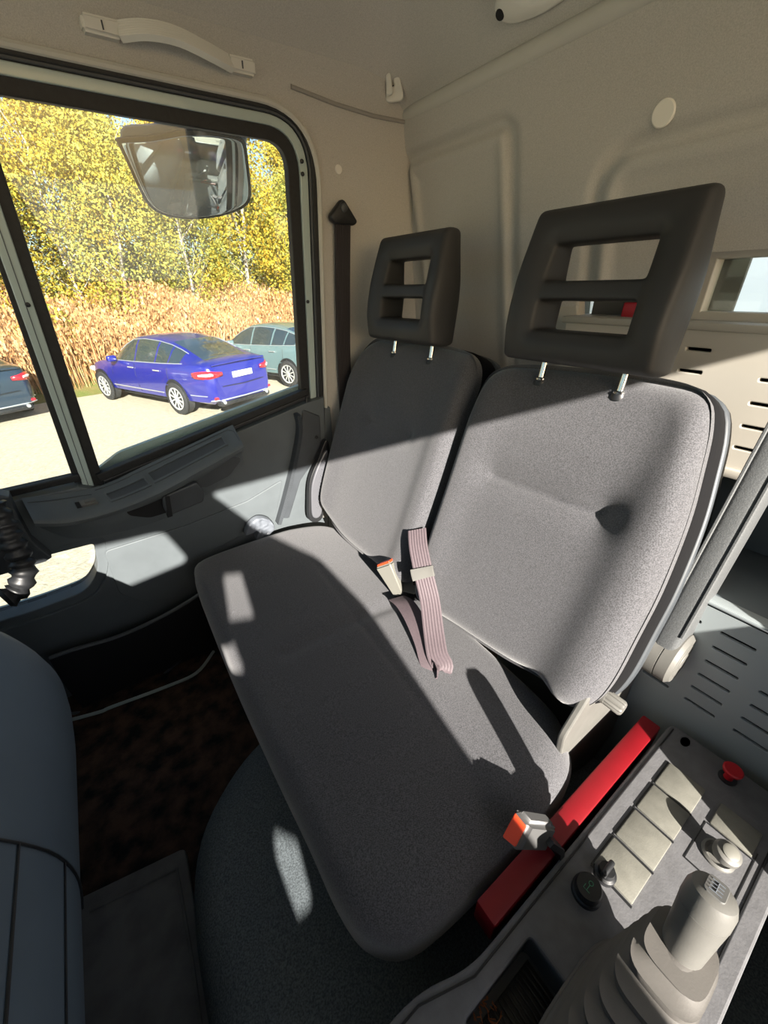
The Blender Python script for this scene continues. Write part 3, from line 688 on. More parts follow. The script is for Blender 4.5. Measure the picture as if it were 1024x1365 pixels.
pa = [bo.w(*bo.p(556, 706)), bo.off(.01).w(*bo.off(.01).p(558, 730)), bo.off(.014).w(*bo.off(.014).p(565, 765)), U(573, 800, 2, -.585), U(578, 840, 2, -.620), U(583, 872, 2, -.640)]
pb_ = [U(590, 888, 2, -.650), U(583, 893, 2, -.657), U(574, 882, 2, -.652), U(566, 855, 2, -.642), U(553, 825, 2, -.634), U(540, 805, 2, -.636), U(529, 797, 2, -.645)]
path = cr(pa + pb_, 5, False)
wds = []
for i in range(len(path)):
    t = i / (len(path) - 1)
    a_, b_ = Vector((.35, -1, 0)), Vector((1, -.35, .25)); c_ = Vector((.75, -.8, .1))
    wds.append((a_.lerp(b_, min(1, t * 1.8)) if t < .56 else b_.lerp(c_, (t - .56) / .44)))
link('webbing', ribbon(path, wds, .042, .0012), belt_m, bl)
q0_, q1_ = path[9], path[11]
link('slider', ribbon([q0_ + Vector((-.003, 0, .003)), (q0_ + q1_) / 2 + Vector((-.004, 0, .004)), q1_ + Vector((-.003, 0, .003))], wds[10], .050, .002), light_grey, bl)
e0 = U(534, 788, 2, -.640)
link('tongue_cover', plate(rpoly([(-.028, -.01), (.02, -.014), (.032, .004), (.012, .008), (.008, .02), (-.012, .008)], .003), [], .006, Fr(e0 + Vector((.02, -.0, .004)), (.6, -.8, 0), (.75, .6, .25)), 0, .001), buckle_m, bl)
# near buckle
nf = Vector((-.62, -.15, .77)).normalized(); po = U(686, 1107, 2, -.630)
NB = Fr(po, nf.cross(Vector((0, 1, 0))) * -1, nf.cross(nf.cross(Vector((0, 1, 0))) * -1))
def pn(px, py): r = ray(px, py); return r * (po.dot(nf) / r.dot(nf))
Q = [pn(687, 1074), pn(708, 1099), pn(688, 1138), pn(664, 1118)]
dv_ = Vector((.036, -.024, -.012))
bk2 = thing('belt_buckle', po + Vector((.03, 0, -.06)), 'grey belt buckle with orange button at the cushion edge beside the red bar', 'buckle')
def hexa(a, b, bev):
    me = mesh(a + b, [(0, 1, 2, 3), (7, 6, 5, 4), (0, 1, 5, 4), (1, 2, 6, 5), (2, 3, 7, 6), (3, 0, 4, 7)])
    bm = bmesh.new(); bm.from_mesh(me); bmesh.ops.recalc_face_normals(bm, faces=bm.faces); bmesh.ops.bevel(bm, geom=bm.edges[:], offset=bev, segments=3, affect='EDGES'); bm.to_mesh(me); bm.free(); return me
cq = sum(Q, Vector()) / 4
link('housing', hexa(Q, [cq + (q - cq) * .92 + dv_ for q in Q], .005), mat('smoked_buckle_plastic', col(66, 66, 66), .35), bk2)
Q2 = [cq + (q - cq) * .72 for q in Q]
link('release_button', hexa([q + nf * .003 for q in Q2], [q - nf * .004 for q in Q2], .001), orange, bk2)
link('strap_stub', ribbon([cq + dv_ * .9, cq + dv_ * 1.3 + Vector((0, 0, -.02)), cq + dv_ * 1.5 + Vector((0, 0, -.07))], Vector((0, 1, .2)), .034, .004), black_plastic, bk2)

# white clip on the door
WC = D.off(.05)
wcl = link('door_clip', pillow(cr([Vector(WC.p(*q)) for q in ((326, 711), (331, 698), (343, 689), (358, 691), (365, 702), (357, 711), (347, 718), (340, 716), (343, 706), (334, 709))], 3), WC, .012, .012, .005, .0, lambda u, v: .005 * noise.noise(Vector((u * 90, v * 90, 3))), 60, 8), white_m)
recenter(wcl); tag(wcl, 'small crumpled-looking white plastic clip on the lower door card beside the cushion', 'clip')

# ================================================================ CENTRE CONSOLE
TZ = -.68
KF = Fr((0, 0, TZ), (1, 0, 0), (0, 1, 0))
con = thing('centre_console', (.28, -.02, -1.05), 'dusty grey centre console with blank switch covers and a storage tray', 'console')
outer = rpoly([(.010, .085), (.09, .085), (.15, .063), (.648, .063), (.648, -.112), (.010, -.112)], [.02, .03, .03, .012, .012, .02], 5)
trayh = rpoly(rect(.115, .232, -.028, .046), .010, 4)
cup = [Vector((.060 + .036 * math.cos(a * math.pi / 16), .020 + .036 * math.sin(a * math.pi / 16))) for a in range(32)]
link('top_panel', plate(outer, [trayh, cup], .012, KF, 0, .003), console_m, con)
link('side_panel', plate(outer, [rpoly(rect(.022, .636, -.10, .051), .01, 3)], .36, KF, -.012, .0), dark_plastic, con)
link('edge_line', tube([(.03, .079, TZ + .001), (.085, .079, TZ + .001), (.15, .0585, TZ + .001), (.64, .0585, TZ + .001)], .0012, 6), black_plastic, con)
link('edge_groove', tube([(.66 - .02, -.0955, TZ), (.03, -.0955, TZ)], .0018, 6), black_plastic, con)
link('tray_wall', plate(rpoly(rect(.113, .234, -.030, .048), .010, 4), [rpoly(rect(.117, .230, -.026, .044), .009, 4)], .055, KF, -.004), dark_plastic, con)
tf = link('tray_floor', plate(rect(.113, .234, -.030, .048), [], .003, KF, -.055), dark_plastic, con)
rib = []
for i in range(16): rib.append(box((.128 + .0062 * i, .008, TZ - .0525), (.003, .050, .003), .001))
link('ribbed_liner', join(rib + [box((.174, .008, TZ - .0545), (.104, .054, .002), .0005)]), black_plastic, tf)
rnd = random.Random(3)
lit = []
for i in range(26):
    x, y = .135 + rnd.random() * .03, .022 + rnd.random() * .02; a = rnd.random() * 3; l = .004 + rnd.random() * .008
    lit.append(tube([(x, y, TZ - .049), (x + l * math.cos(a), y + l * math.sin(a), TZ - .048)], .0006, 5))
dl = link('dry_litter', join(lit), mat('dry_leaf', col(140, 84, 52), .8)); tag(recenter(dl), 'bits of dry brown leaf litter lying in the console tray', 'litter', kind='stuff')
link('cup_holder', lathe([(.037, 0), (.037, -.06), (0, -.06), (0, -.063), (.040, -.063), (.040, -.002)], 32, Matrix.Translation((.060, .020, TZ)), False), dark_plastic, con)
# blank covers
for i, (xa, xb) in enumerate(((.523, .574), (.467, .519), (.409, .462), (.353, .404))):
    link('blank_cover', box(((xa + xb) / 2, .0115, TZ + .001), (xb - xa, .0505, .005), .0018), cover_m, con)
link('blank_cover', box((.552, -.0585, TZ + .001), (.043, .049, .005), .0018), cover_m, con)
# recessed outlines around covers
gr = []
for xa, xb, ya, yb in ((.5195, .5225, -.015, .038), (.463, .466, -.015, .038), (.405, .408, -.015, .038), (.349, .352, -.015, .038), (.528, .530, -.086, -.033), (.458, .460, -.083, -.030), ):
    gr.append(box(((xa + xb) / 2, (ya + yb) / 2, TZ), (xb - xa, yb - ya, .0016), 0))
gr.append(box((.50, -.0865, TZ), (.085, .0014, .0016), 0)); gr.append(box((.494, -.0305, TZ), (.07, .0014, .0016), 0)); gr.append(box((.463, .0385, TZ), (.224, .0012, .0016), 0))
link('joint_lines', join(gr), black_plastic, con)
# mirror joystick
JX, JY = .497, -.056
js = link('joystick_socket', lathe([(0.019, -.001), (.019, .003), (.016, .005), (.012, .002), (0, .002)], 28, Matrix.Translation((JX, JY, TZ))), light_grey, con)
link('joystick', lathe([(.006, 0), (.007, .008), (.013, .014), (.0155, .022), (.014, .029), (.009, .032), (0, .032)], 24, axisM((JX, JY, TZ), (-.15, -.2, 1))), light_grey, js)
link('joystick_button', lathe([(.009, 0), (.0095, .0015), (.007, .003), (0, .003)], 20, axisM(Vector((JX, JY, TZ)) + Vector((-.15, -.2, 1)).normalized() * .0315, (-.15, -.2, 1))), buckle_m, js)
# two rotary knobs
k1 = link('socket_cap', lathe([(.0175, -.001), (.0175, .010), (.0155, .012), (.0155, .022), (.014, .025), (0, .0245)], 30, axisM((.318, .026, TZ), (-.1, 0, 1))), black_plastic, con)
kt = Fr(Vector((.318, .026, TZ)) + Vector((-.1, 0, 1)).normalized() * .0255, (1, 0, .1), (0, 1, 0))
green = mat('green_print', col(70, 140, 105), .5)
gl = [kt.w(.004 + .0025 * math.cos(a * math.pi / 6), .0 + .0025 * math.sin(a * math.pi / 6)) for a in range(13)]
link('green_symbol', join([tube(gl, .0004, 5), tube([kt.w(.0015, 0), kt.w(-.006, 0), kt.w(-.006, .004), kt.w(-.001, .004)], .0004, 5), tube([kt.w(-.006, 0), kt.w(-.006, -.004)], .0004, 5)]), green, k1)
k2 = link('rotary_switch', lathe([(.013, -.001), (.013, .008), (.010, .010), (.009, .018), (0, .018)], 26, Matrix.Translation((.354, .022, TZ))), black_plastic, con)
link('rotary_wing', box((.354, .022, TZ + .018), (.024, .007, .012), .003, None, 3), black_plastic, k2)
for x_, y_ in ((.625, .045), (.640, .036)): pass
link('oval_hole', lathe([(.008, .0005), (0, .0005)], 20, Matrix.Translation((.632, .037, TZ + .0005)) @ Matrix.Diagonal((1.3, .8, 1, 1))), dark_void, con)
rkn = link('pull_knob', lathe([(.0, 0), (.0065, 0), (.0055, .010), (.0065, .017), (.0125, .021), (.0130, .025), (.011, .0265), (0, .0255)][::-1], 26, axisM((.622, -.026, TZ), (-.05, 0, 1))), red_b, con); rkn['label'] = 'red mushroom pull knob'
link('knob_collar', lathe([(.012, -.001), (.012, .002), (.008, .003), (0, .003)], 24, Matrix.Translation((.622, -.026, TZ))), black_plastic, con)

# gear lever with pleated gaiter
gl_ = thing('gear_lever', (.27, -.055, TZ), 'grey gear lever with rounded knob rising from a dusty pleated rubber gaiter', 'gear lever')
secs = []; NP = 7
def sq(hx, hy, n=40):
    out = []
    for i in range(n):
        a = 2 * math.pi * i / n; c_, s_ = math.cos(a), math.sin(a); out.append((hx * math.copysign(abs(c_) ** .55, c_), hy * math.copysign(abs(s_) ** .55, s_)))
    return out
for i in range(NP * 4 + 1):
    t = i / (NP * 4); ph = i % 4
    k_ = (1.0, 1.08, 1.02, .84)[ph] if i > 0 else 1.1
    hx = (.075 * (1 - t) + .030 * t) * k_; hy = (.043 * (1 - t) + .027 * t) * k_
    cx, cy, cz = .225 + .078 * t, -.052 - .004 * t, TZ + .108 * t + (.0035 if ph == 1 else 0)
    secs.append([(cx + a, cy + b, cz) for a, b in sq(hx, hy)])
vs = [q for s_ in secs for q in s_]; fs = []
for k in range(len(secs) - 1):
    for i in range(40): fs.append((k * 40 + i, k * 40 + (i + 1) % 40, (k + 1) * 40 + (i + 1) % 40, (k + 1) * 40 + i))
fs.append([(len(secs) - 1) * 40 + i for i in range(40)])
link('gaiter', fixn(mesh(vs, fs)), boot_m, gl_, 70)
link('gaiter_flange', plate([Vector((.225 + a, -.052 + b)) for a, b in sq(.086, .0475)], [], .006, KF, .004, .002), boot_m, gl_)
g0, g1 = Vector((.306, -.056, -.580)), Vector((.334, -.050, -.492)); gd = (g1 - g0).normalized()
link('lever_collar', lathe([(.020, 0), (.020, .006), (.014, .010), (0, .010)], 26, axisM(g0 - gd * .004, gd)), boot_m, gl_)
gk = link('knob', lathe([(.0, 0), (.0165, 0), (.0175, .003), (.0195, .040), (.0205, .055), (.0205, .056), (.0198, .0565), (.0208, .057), (.0205, .072), (.018, .080), (.012, .084), (0, .0845)], 32, axisM(g0 + gd * .004, gd)), light_grey, gl_)
ktop = Fr(g0 + gd * .0892, (1, 0, -.3), Vector(gd).cross(Vector((1, 0, -.3)))); 
link('shift_plate', plate(rpoly(rect(-.011, .011, -.008, .008), .004), [], .002, ktop, .0005, .0005), mat('shift_plate_grey', col(96, 96, 94), .5), gk)
link('shift_pattern', join([tube([ktop.w(a, -.005, .001), ktop.w(a, .005, .001)], .0005, 5) for a in (-.007, -.0025, .002, .0065)] + [tube([ktop.w(-.007, 0, .001), ktop.w(.0065, 0, .001)], .0005, 5)]), white_m, gk)

# red bar between cushion and console
rb = thing('red_bar', (.42, .087, -.72), 'long narrow red painted metal bar between the seat cushion and the console', 'bar')
link('bar_body', box((.415, .0875, -.708), (.43, .030, .052), .003), red_m, rb)
link('bar_bracket', box((.42, .085, -.88), (.30, .012, .30), .002), black_plastic, rb)

# ================================================================ REAR LOWER PANELS
PX = .84
PF = Fr((PX, 0, -.085), (0, -1, 0), (0, 0, 1))
def slot_poly(u, v, L=.040, h=.0085): return rpoly(rect(u - L / 2, u + L / 2, v - h / 2, v + h / 2), h / 2, 4)
up = thing('parcel_panel', (PX, .1, -.30), 'pale beige plastic panel with oblong air slots behind the near backrest', 'panel')
sl = []
uA, vA = PF.p(919, 495)
for k in range(-3, 1): sl.append(slot_poly(uA + k * .062, vA))
uB, vB = PF.p(942, 467); sl.append(slot_poly(uB - .012, vB))
for (px, py) in ((1009, 506), (996, 537), (985, 567), (975, 595)):
    a, b = PF.p(px, py)
    for k in range(8):
        sl.append(slot_poly(a + .021 + .058 * k, b))
zt, zb = .020, -.205
link('slotted_panel', plate(rpoly(rect(-.53, .50, zb, zt), .01), sl, .012, PF, 0, .0015), beige, up)
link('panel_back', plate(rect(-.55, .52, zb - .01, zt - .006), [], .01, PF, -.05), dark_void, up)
link('panel_ledge', box((PX + .05, .015, -.085 + zt - .004), (.11, 1.05, .012), .003), beige, up)
link('panel_lip', box((PX + .03, .015, -.085 + zb), (.075, 1.05, .016), .004), beige, up)
# storage pocket seen through the near headrest, with a red box
q = Fr((.872, 0, 0), (0, -1, 0), (0, 0, 1))
link('pocket_frame', plate([q.p(*a) for a in ((740, 392), (768, 398), (768, 424), (880, 432), (960, 436), (960, 462), (740, 452))], [], .03, q, 0, .003), beige, up)
link('pocket_back', plate(rect(-.53, -.28, -.10, .06), [], .008, q, -.055), mat('pocket_grey', col(92, 88, 82), .8), up)
rq = Fr((.89, 0, 0), (0, -1, 0), (0, 0, 1)); c0 = rq.p(850, 416)
rbx = link('first_aid_box', box((.905, -c0[0] - .015, c0[1] - .002), (.045, .085, .038), .004), red_b); recenter(rbx); tag(rbx, 'bright red box in the wall pocket, seen through the near headrest opening', 'box')
# rear window beside it
RWF = Fr((.90, 0, 0), (0, -1, 0), (0, 0, 1))
wz0, wz1 = -.052, .032
rw = thing('window_1', (.9, .1, wz0), kind='structure')
link('window_frame', plate(rect(-.325, .60, wz0 - .02, wz1 + .018), [rect(-.315, .59, wz0 + .0, wz1 - .004)], .03, RWF, .01, .002), beige, rw)
link('window_pane', plate(rect(-.32, .60, wz0, wz1), [], .004, RWF, -.01), window_glass, rw)
# the truck's body behind the cab
tb = thing('truck_body', (1.6, .2, -1.2), 'white painted truck body behind the rear cab window', 'truck body')
tbm = mat('truck_body_paint', col(190, 198, 210), .4)
link('body_wall', box((1.55, .3, -.1), (.04, 2.4, 2.0), .01), tbm, tb)
link('body_brace', tube([(1.52, .45, -.35), (1.52, -.3, .25)], .018, 8), mat('brace_paint', col(225, 225, 222), .4), tb)
link('body_brace', tube([(1.51, -.9, -.3), (1.51, .1, .2)], .014, 8), tbm, tb)
# recess, deck and the lower slotted panel
rc = link('trim_2', join([box((.905, -.1, -.37), (.02, 1.3, .16), .004), box((.80, -.1, -.444), (.24, 1.3, .012), .004)]), mat('slate_plastic', col(84, 92, 96), .6, var=.04, vscale=10)); tag(rc, kind='structure')
LP = Fr((.68, 0, 0), (0, -1, 0), (0, 0, 1))
lo = thing('slotted_panel', (.69, -.1, -1.05), 'mid grey panel with rows of narrow vent slots at the end of the console', 'panel')
sl = []
for k in range(-4, 7):
    for j in range(6):
        uc = -.047 + .071 * k; sl.append(slot_poly(uc, -.481 - .0318 * j, .047, .0075))
link('slotted_sheet', plate(rpoly(rect(-.45, .55, -1.04, -.436), [0, 0, .012, .012]), sl, .006, LP, 0, .001), perf_m, lo)
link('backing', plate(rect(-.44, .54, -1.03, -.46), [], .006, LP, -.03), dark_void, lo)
link('top_edge', box((.690, -.05, -.4395), (.026, 1.0, .007), .003), perf_m, lo)

# ================================================================ FLOOR, TUNNEL, DASH
tun = link('engine_tunnel', pillow(cr([Vector(a) for a in ((.62, .66), (.25, .66), (.08, .64), (-.04, .58), (-.11, .50), (-.14, .38), (-.15, .2), (-.17, -.1), (-.18, -.4), (.2, -.45), (.62, -.4))], 6), Fr((0, 0, -.90), (1, 0, 0), (0, 1, 0)), .03, .15, .10, .004, lambda x, y: .004 * noise.noise(Vector((x * 9, y * 9, 0))), 140, 24, rb=.01), carpet)
recenter(tun); tag(tun, 'grey felt covered engine tunnel hump in front of the seat cushion', 'tunnel cover')
rm = thing('rubber_mat', (-.2, .45, -1.05), 'worn flat dark grey rubber mat on the footwell floor beside the hump', 'mat')
MFm = Fr((0, 0, -1.032), (1, 0, 0), (0, 1, 0))
mpoly = [MFm.p(*q) for q in ((100, 1202), (245, 1132), (262, 1240), (292, 1390), (60, 1390))]
link('mat_sheet', plate(rpoly(mpoly, .01), [], .016, MFm, 0, .003), mat_m, rm)
link('mat_rib', tube([Vector((*MFm.p(*q), -1.031)) for q in ((120, 1215), (236, 1158))], .003, 6), mat_m, rm)
link('mat_rib', tube([Vector((*MFm.p(*q), -1.031)) for q in ((236, 1158), (258, 1290), (270, 1380))], .003, 6), mat_m, rm)
# dashboard
dsh = thing('dashboard', (-.4, .3, -1.05), 'dark blue-grey moulded dashboard end at the left of the footwell', 'dashboard')
prof = [(-1.05, -.30), (-.70, -.33), (-.48, -.35), (-.34, -.39), (-.25, -.46), (-.21, -.54), (-.20, -.61), (-.212, -.68), (-.25, -.78), (-.34, -.95), (-.36, -1.05)]
pp = cr([Vector(a) for a in prof], 4, False); n_ = len(pp); vs, fs = [], []
yy = [-.75, -.4, 0, .2, .4, .55, .64, .70, .75, .79, .82, .84, .85, .852]
sh = [0, 0, 0, 0, 0, 0, 0, .004, .012, .028, .05, .08, .12, .2]
for y, s_ in zip(yy, sh):
    for q in pp:
        e = 1 if q.x > -.9 else 0
        vs.append((q.x - s_ * (1 if q.x > -.7 else .5), y, q.y - s_ * .35 * (1 if q.y > -.7 else 0)))
for k in range(len(yy) - 1):
    for i in range(n_ - 1): fs.append((k * n_ + i, k * n_ + i + 1, (k + 1) * n_ + i + 1, (k + 1) * n_ + i))
fs.append([(len(yy) - 1) * n_ + i for i in range(n_)])
link('dash_moulding', fixn(mesh(vs, fs)), dash_plastic, dsh, 60)
def on_dash(y, i, o=.0012): q = pp[i]; t = (pp[min(i + 1, n_ - 1)] - pp[i - 1]).normalized(); return Vector((q.x - t.y * o, y, q.y + t.x * o)) if True else None
link('panel_seam', tube([on_dash(.40, i) for i in range(8, 30)], .0016, 6), black_plastic, dsh)
link('panel_seam', tube([on_dash(y, 19) for y in (.40, .3, .2, .1, -.1)], .0016, 6), black_plastic, dsh)
link('panel_seam', tube([on_dash(y, 23) for y in (.40, .3, .2, .1, -.1)], .0012, 6), black_plastic, dsh)
link('top_shelf', box((-.72, .1, -.33), (.62, 1.7, .05), .02), dash_plastic, dsh)
# ribbed black duct / grab at the door side of the dash
hd = cr([U(-12, 672, 1, .98), U(4, 695, 1, .97), U(14, 718, 1, .96), (U(26, 742, 1, .95)), U(32, 762, 1, .94), U(24, 786, 1, .93), U(5, 800, 1, .92)], 6, False)
rr = [.020 + .0035 * math.sin(i * 1.9) for i in range(len(hd))]
hh = thing('ribbed_hose', hd[0], 'black ribbed rubber hose between dashboard and door', 'hose')
link('hose', tube(hd, rr, 16), black_plastic, hh, 80)
pil = link('trim_3', plate([AR.p(*q) for q in ((-60, 640), (8, 668), (30, 690), (62, 742), (-60, 790))] if False else [D.p(*q, .06) for q in ((-80, 650), (10, 664), (22, 690), (40, 722), (66, 744), (60, 748), (-80, 790))], [], .03, D, .06, .003), dark_plastic); tag(pil, kind='structure')

# driver's seat (out of view, shades the rear of the console)
ds = thing('driver_seat', (.4, -.44, -1.05), 'dark grey driver seat on the near side of the console', 'seat')
DF = Fr((.482, 0, -.63), (0, -1, 0), (math.sin(th), 0, math.cos(th)))
link('backrest', pillow(cr([Vector((.44 + a, b)) for a, b in ((-.235, .0), (-.24, .3), (-.20, .52), (0, .56), (.20, .52), (.24, .3), (.235, 0), (0, -.02))], 6), DF, 0, .10, .04, .004, None, 80, 10), fabric, ds, 60)
link('cushion', pillow(cr([Vector(a) for a in ((.10, -.24), (.10, -.64), (.3, -.67), (.6, -.66), (.6, -.22), (.3, -.215))], 6), CF.off(-.03), .0, .12, .04, .004, None, 80, 10), fabric, ds, 60)
link('base', box((.35, -.44, -.93), (.36, .36, .24), .02), black_plastic, ds)

# ================================================================ OUTSIDE
GZ = -2.34
asph = mat('pale_gravelly_asphalt', col(194, 184, 164), .95, bump=.6, bscale=40, bdist=.01, c2=col(172, 162, 144), vscale=22, detail=10, spec=.2)
soil = mat('bank_soil', col(120, 104, 60), .95, c2=col(96, 110, 48), vscale=2)
vs, fs = [], []
def bank(x, y): t = max(0, min(1, (y - edge(x)) / 4.0)); return GZ + 1.0 * t * t * (3 - 2 * t)
def edge(x): return 13.1 + .35 * x - .25 * math.sin(x * .9)
gpts = [-60, -30, -18] + [-14 + i for i in range(36)] + [30, 60]
gnd = link('ground', plate([(-60, -25), (70, -25), (70, 60), (-60, 60)], [], .05, Fr((0, 0, GZ), (1, 0, 0), (0, 1, 0))), asph); tag(gnd, kind='structure')
for i in range(60):
    for j in range(24):
        x = -24 + i * 1.0; y = edge(x) - .1 + j * 1.2; vs.append((x, y, bank(x, y) + (.02 if j else -.01)))
for i in range(59):
    for j in range(23): a = i * 24 + j; fs.append((a, a + 24, a + 25, a + 1))
bkm = link('bank', mesh(vs, fs), soil); tag(bkm, kind='structure')

def leaf_mat(name, cols, scale=1.2, rough=.6, tr=.25):
    m = bpy.data.materials.new(name); m.use_nodes = True; n = m.node_tree; b = n.nodes['Principled BSDF']; b.inputs['Roughness'].default_value = rough; b.inputs['Specular IOR Level'].default_value = .2
    g = n.nodes.new('ShaderNodeNewGeometry'); tx = n.nodes.new('ShaderNodeTexNoise'); tx.inputs['Scale'].default_value = scale; tx.inputs['Detail'].default_value = 3
    n.links.new(g.outputs['Position'], tx.inputs['Vector'])
    mm = n.nodes.new('ShaderNodeMath'); mm.operation = 'MULTIPLY_ADD'; mm.inputs[1].default_value = .75; n.links.new(g.outputs['Random Per Island'], mm.inputs[0])
    m2 = n.nodes.new('ShaderNodeMath'); m2.operation = 'MULTIPLY_ADD'; m2.inputs[1].default_value = 1.3; m2.inputs[2].default_value = -.5; n.links.new(tx.outputs['Fac'], m2.inputs[0]); n.links.new(m2.outputs[0], mm.inputs[2])
    r = n.nodes.new('ShaderNodeValToRGB'); e = r.color_ramp.elements
    while len(e) < len(cols): e.new(.5)
    for i, c in enumerate(cols): e[i].position = i / (len(cols) - 1); e[i].color = c
    n.links.new(mm.outputs[0], r.inputs['Fac']); n.links.new(r.outputs['Color'], b.inputs['Base Color'])
    return m
birch = leaf_mat('birch_leaves', [col(116, 122, 58), col(142, 136, 56), col(156, 138, 50), col(172, 144, 44), col(166, 128, 40)], .45)
green_l = leaf_mat('green_leaves', [col(100, 112, 58), col(128, 130, 60), col(146, 136, 58), col(162, 142, 52)], .5)
bush_l = leaf_mat('bush_leaves', [col(110, 126, 46), col(150, 142, 50), col(168, 142, 56), col(160, 122, 60)], .8)
reed_l = leaf_mat('reed_blades', [col(150, 108, 72), col(170, 126, 84), col(184, 146, 104), col(162, 114, 74), col(192, 168, 132)], 1.2)
bark = mat('birch_bark', col(190, 182, 168), .8, c2=col(90, 84, 76), vscale=6)
def leaves(n, fn, size, seed, ny=.3):
    r = random.Random(seed); vs, fs = [], []
    for i in range(n):
        p = fn(r); s = size * (.6 + .8 * r.random())
        nn = Vector((r.gauss(0, 1), r.gauss(-.9, 1), r.gauss(.35, 1))).normalized(); u = nn.orthogonal().normalized(); a = r.random() * 6.28
        u = Matrix.Rotation(a, 3, nn) @ u; v = nn.cross(u); k = len(vs)
        vs += [p - u * s * .5, p - v * s * .32, p + u * s * .5, p + v * s * .32]; fs.append((k, k + 1, k + 2, k + 3))
    return mesh(vs, fs)
def crown_fn(hh, rr, base, clumps, seed):
    rc_ = random.Random(seed); cl = []
    for i in range(clumps):
        z = base + (hh - base) * (rc_.random() ** .85); t = (z - base) / (hh - base); R = rr * (math.sin(math.pi * min(1, t * .85 + .18)) ** .7); a = rc_.random() * 6.28; d = R * (.3 + .7 * rc_.random() ** .5)
        cl.append((Vector((d * math.cos(a), d * math.sin(a), z)), .35 + .45 * rc_.random()))
    def f(r):
        c, s = cl[r.randrange(len(cl))]; return c + Vector((r.gauss(0, s * .55), r.gauss(0, s * .55), r.gauss(0, s * .6) - s * .3 * r.random()))
    return f
def trunk(hh, seed):
    r = random.Random(seed); ms = []; P = [Vector((0, 0, -.3))]
    for i in range(8): P.append(P[-1] + Vector((r.gauss(0, .10), r.gauss(0, .10), hh / 8.5)))
    ms.append(tube(P, [.10 * (1 - i / 10) for i in range(9)], 7))
    for i in range(9):
        b = P[2 + i % 6]; a = r.random() * 6.28; ms.append(tube([b, b + Vector((math.cos(a) * .6, math.sin(a) * .6, .6)), b + Vector((math.cos(a) * 1.2, math.sin(a) * 1.2, 1.5))], [.03, .02, .008], 5))
    return join(ms)
kinds = [(leaves(17000, crown_fn(9.5, 2.0, .9, 110, 1), .115, 1), trunk(9.2, 1), birch), (leaves(17000, crown_fn(8.6, 2.2, .6, 105, 2), .11, 2), trunk(8.4, 2), birch), (leaves(15000, crown_fn(7.2, 2.0, .3, 90, 3), .11, 3), trunk(7, 3), green_l)]
protos = []
def tree(k, x, y, rz, sc_, lab):
    me, tr, m = kinds[k]
    t = thing('birch_tree', (x, y, bank(x, y)), lab, 'tree', grps[labs.index(lab)])
    for nm, dm, mt in (('crown', me, m), ('trunk', tr, bark)):
        dm.materials.clear(); dm.materials.append(mt); dm.name = nm
        o = bpy.data.objects.new(nm, dm); C.objects.link(o); o.parent = t
        if nm == 'crown': o['kind'] = 'stuff'
    t.rotation_euler = (0, 0, rz); t.scale = (sc_,) * 3; return t
r = random.Random(11)
row = 0
labs = ['yellow autumn birch tree in the front row directly beyond the reeds', 'yellow-green birch tree in the second row, behind the front birches', 'tall birch tree in the rearmost row against the sky']
grps = ['birch trees in the front row beyond the reeds', 'birch trees in the second row', 'birch trees in the rearmost row']
for rowy, step, k0 in ((17.6, 2.2, 0), (20.6, 2.6, 1), (24.0, 3.1, 2)):
    x = -6 + k0 * .9
    while x < 15 + k0 * 3:
        k = 2 if (k0 == 0 and int(x * 7) % 4 == 0) or (k0 == 2 and r.random() < .3) else r.choice((0, 1, 0, 1, 2))
        tree(k, x + r.uniform(-.4, .4), rowy + .3 * x * .9 + r.uniform(-.6, .6), r.random() * 6.28, r.uniform(.72, .92) + .10 * k0, labs[k])
        x += step * r.uniform(.85, 1.15)
# reed bed
def reeds(n, seed):
    r = random.Random(seed); vs, fs = [], []
    for i in range(n):
        x = r.uniform(-12, 20); t = r.random(); y = edge(x) + .5 + t * 4.4; z = bank(x, y); h = r.uniform(1.0, 1.55) + .25 * math.sin(x * 1.3 + y); a = r.random() * 6.28
        lx, ly = r.gauss(0, .16), r.gauss(0, .16); wv = Vector((math.cos(a), math.sin(a), 0)) * r.uniform(.006, .013); b = Vector((x, y, z)); m = b + Vector((lx * .4, ly * .4, h * .6)); tp = b + Vector((lx, ly, h)); k = len(vs)
        vs += [b - wv, b + wv, m + wv, m - wv, tp]; fs += [(k, k + 1, k + 2, k + 3), (k + 3, k + 2, tp_ := k + 4)]
        for q in range(3):
            c = b.lerp(tp, r.uniform(.35, 1.0)) + Vector((r.gauss(0, .06), r.gauss(0, .06), 0)); k = len(vs); a2 = r.random() * 6.28; s_ = r.uniform(.03, .075); u = Vector((math.cos(a2), math.sin(a2), r.gauss(0, .5))) * s_; v = Vector((r.gauss(0, .4), r.gauss(0, .4), 1)).normalized() * s_; vs += [c - u * .6, c - v, c + u * .6, c + v]; fs.append((k, k + 1, k + 2, k + 3))
    return mesh(vs, fs)
rd = link('reed_bed', reeds(38000, 5), reed_l, sm=False); tag(rd, 'dense bed of rust and straw coloured reeds behind the parked cars', 'reeds', kind='stuff')
def bush_fn(x, y, rx, h):
    def f(r): a = r.random() * 6.28; d = r.random() ** .5; return Vector((rx * d * math.cos(a), rx * .6 * d * math.sin(a), h * r.random() * (1 - .5 * d)))
    return f
for i, (px, py, rx, h, lab) in enumerate(((104, 518, .85, 2.3, 'yellow-green leafy bush at the reed edge left of the blue car'), (60, 521, .9, 1.7, 'yellow-green leafy bush at the reed edge behind the dark car'), (20, 524, .9, 1.5, 'low yellow-green bush at the far left of the reed edge'))):
    p = U(px, py, 2, GZ); p.y += .25
    o = link('leafy_bush', leaves(3200, bush_fn(0, 0, rx, h), .10, 40 + i), bush_l, sm=False); o.location = (p.x, p.y, GZ + .02); tag(o, lab, 'bush')

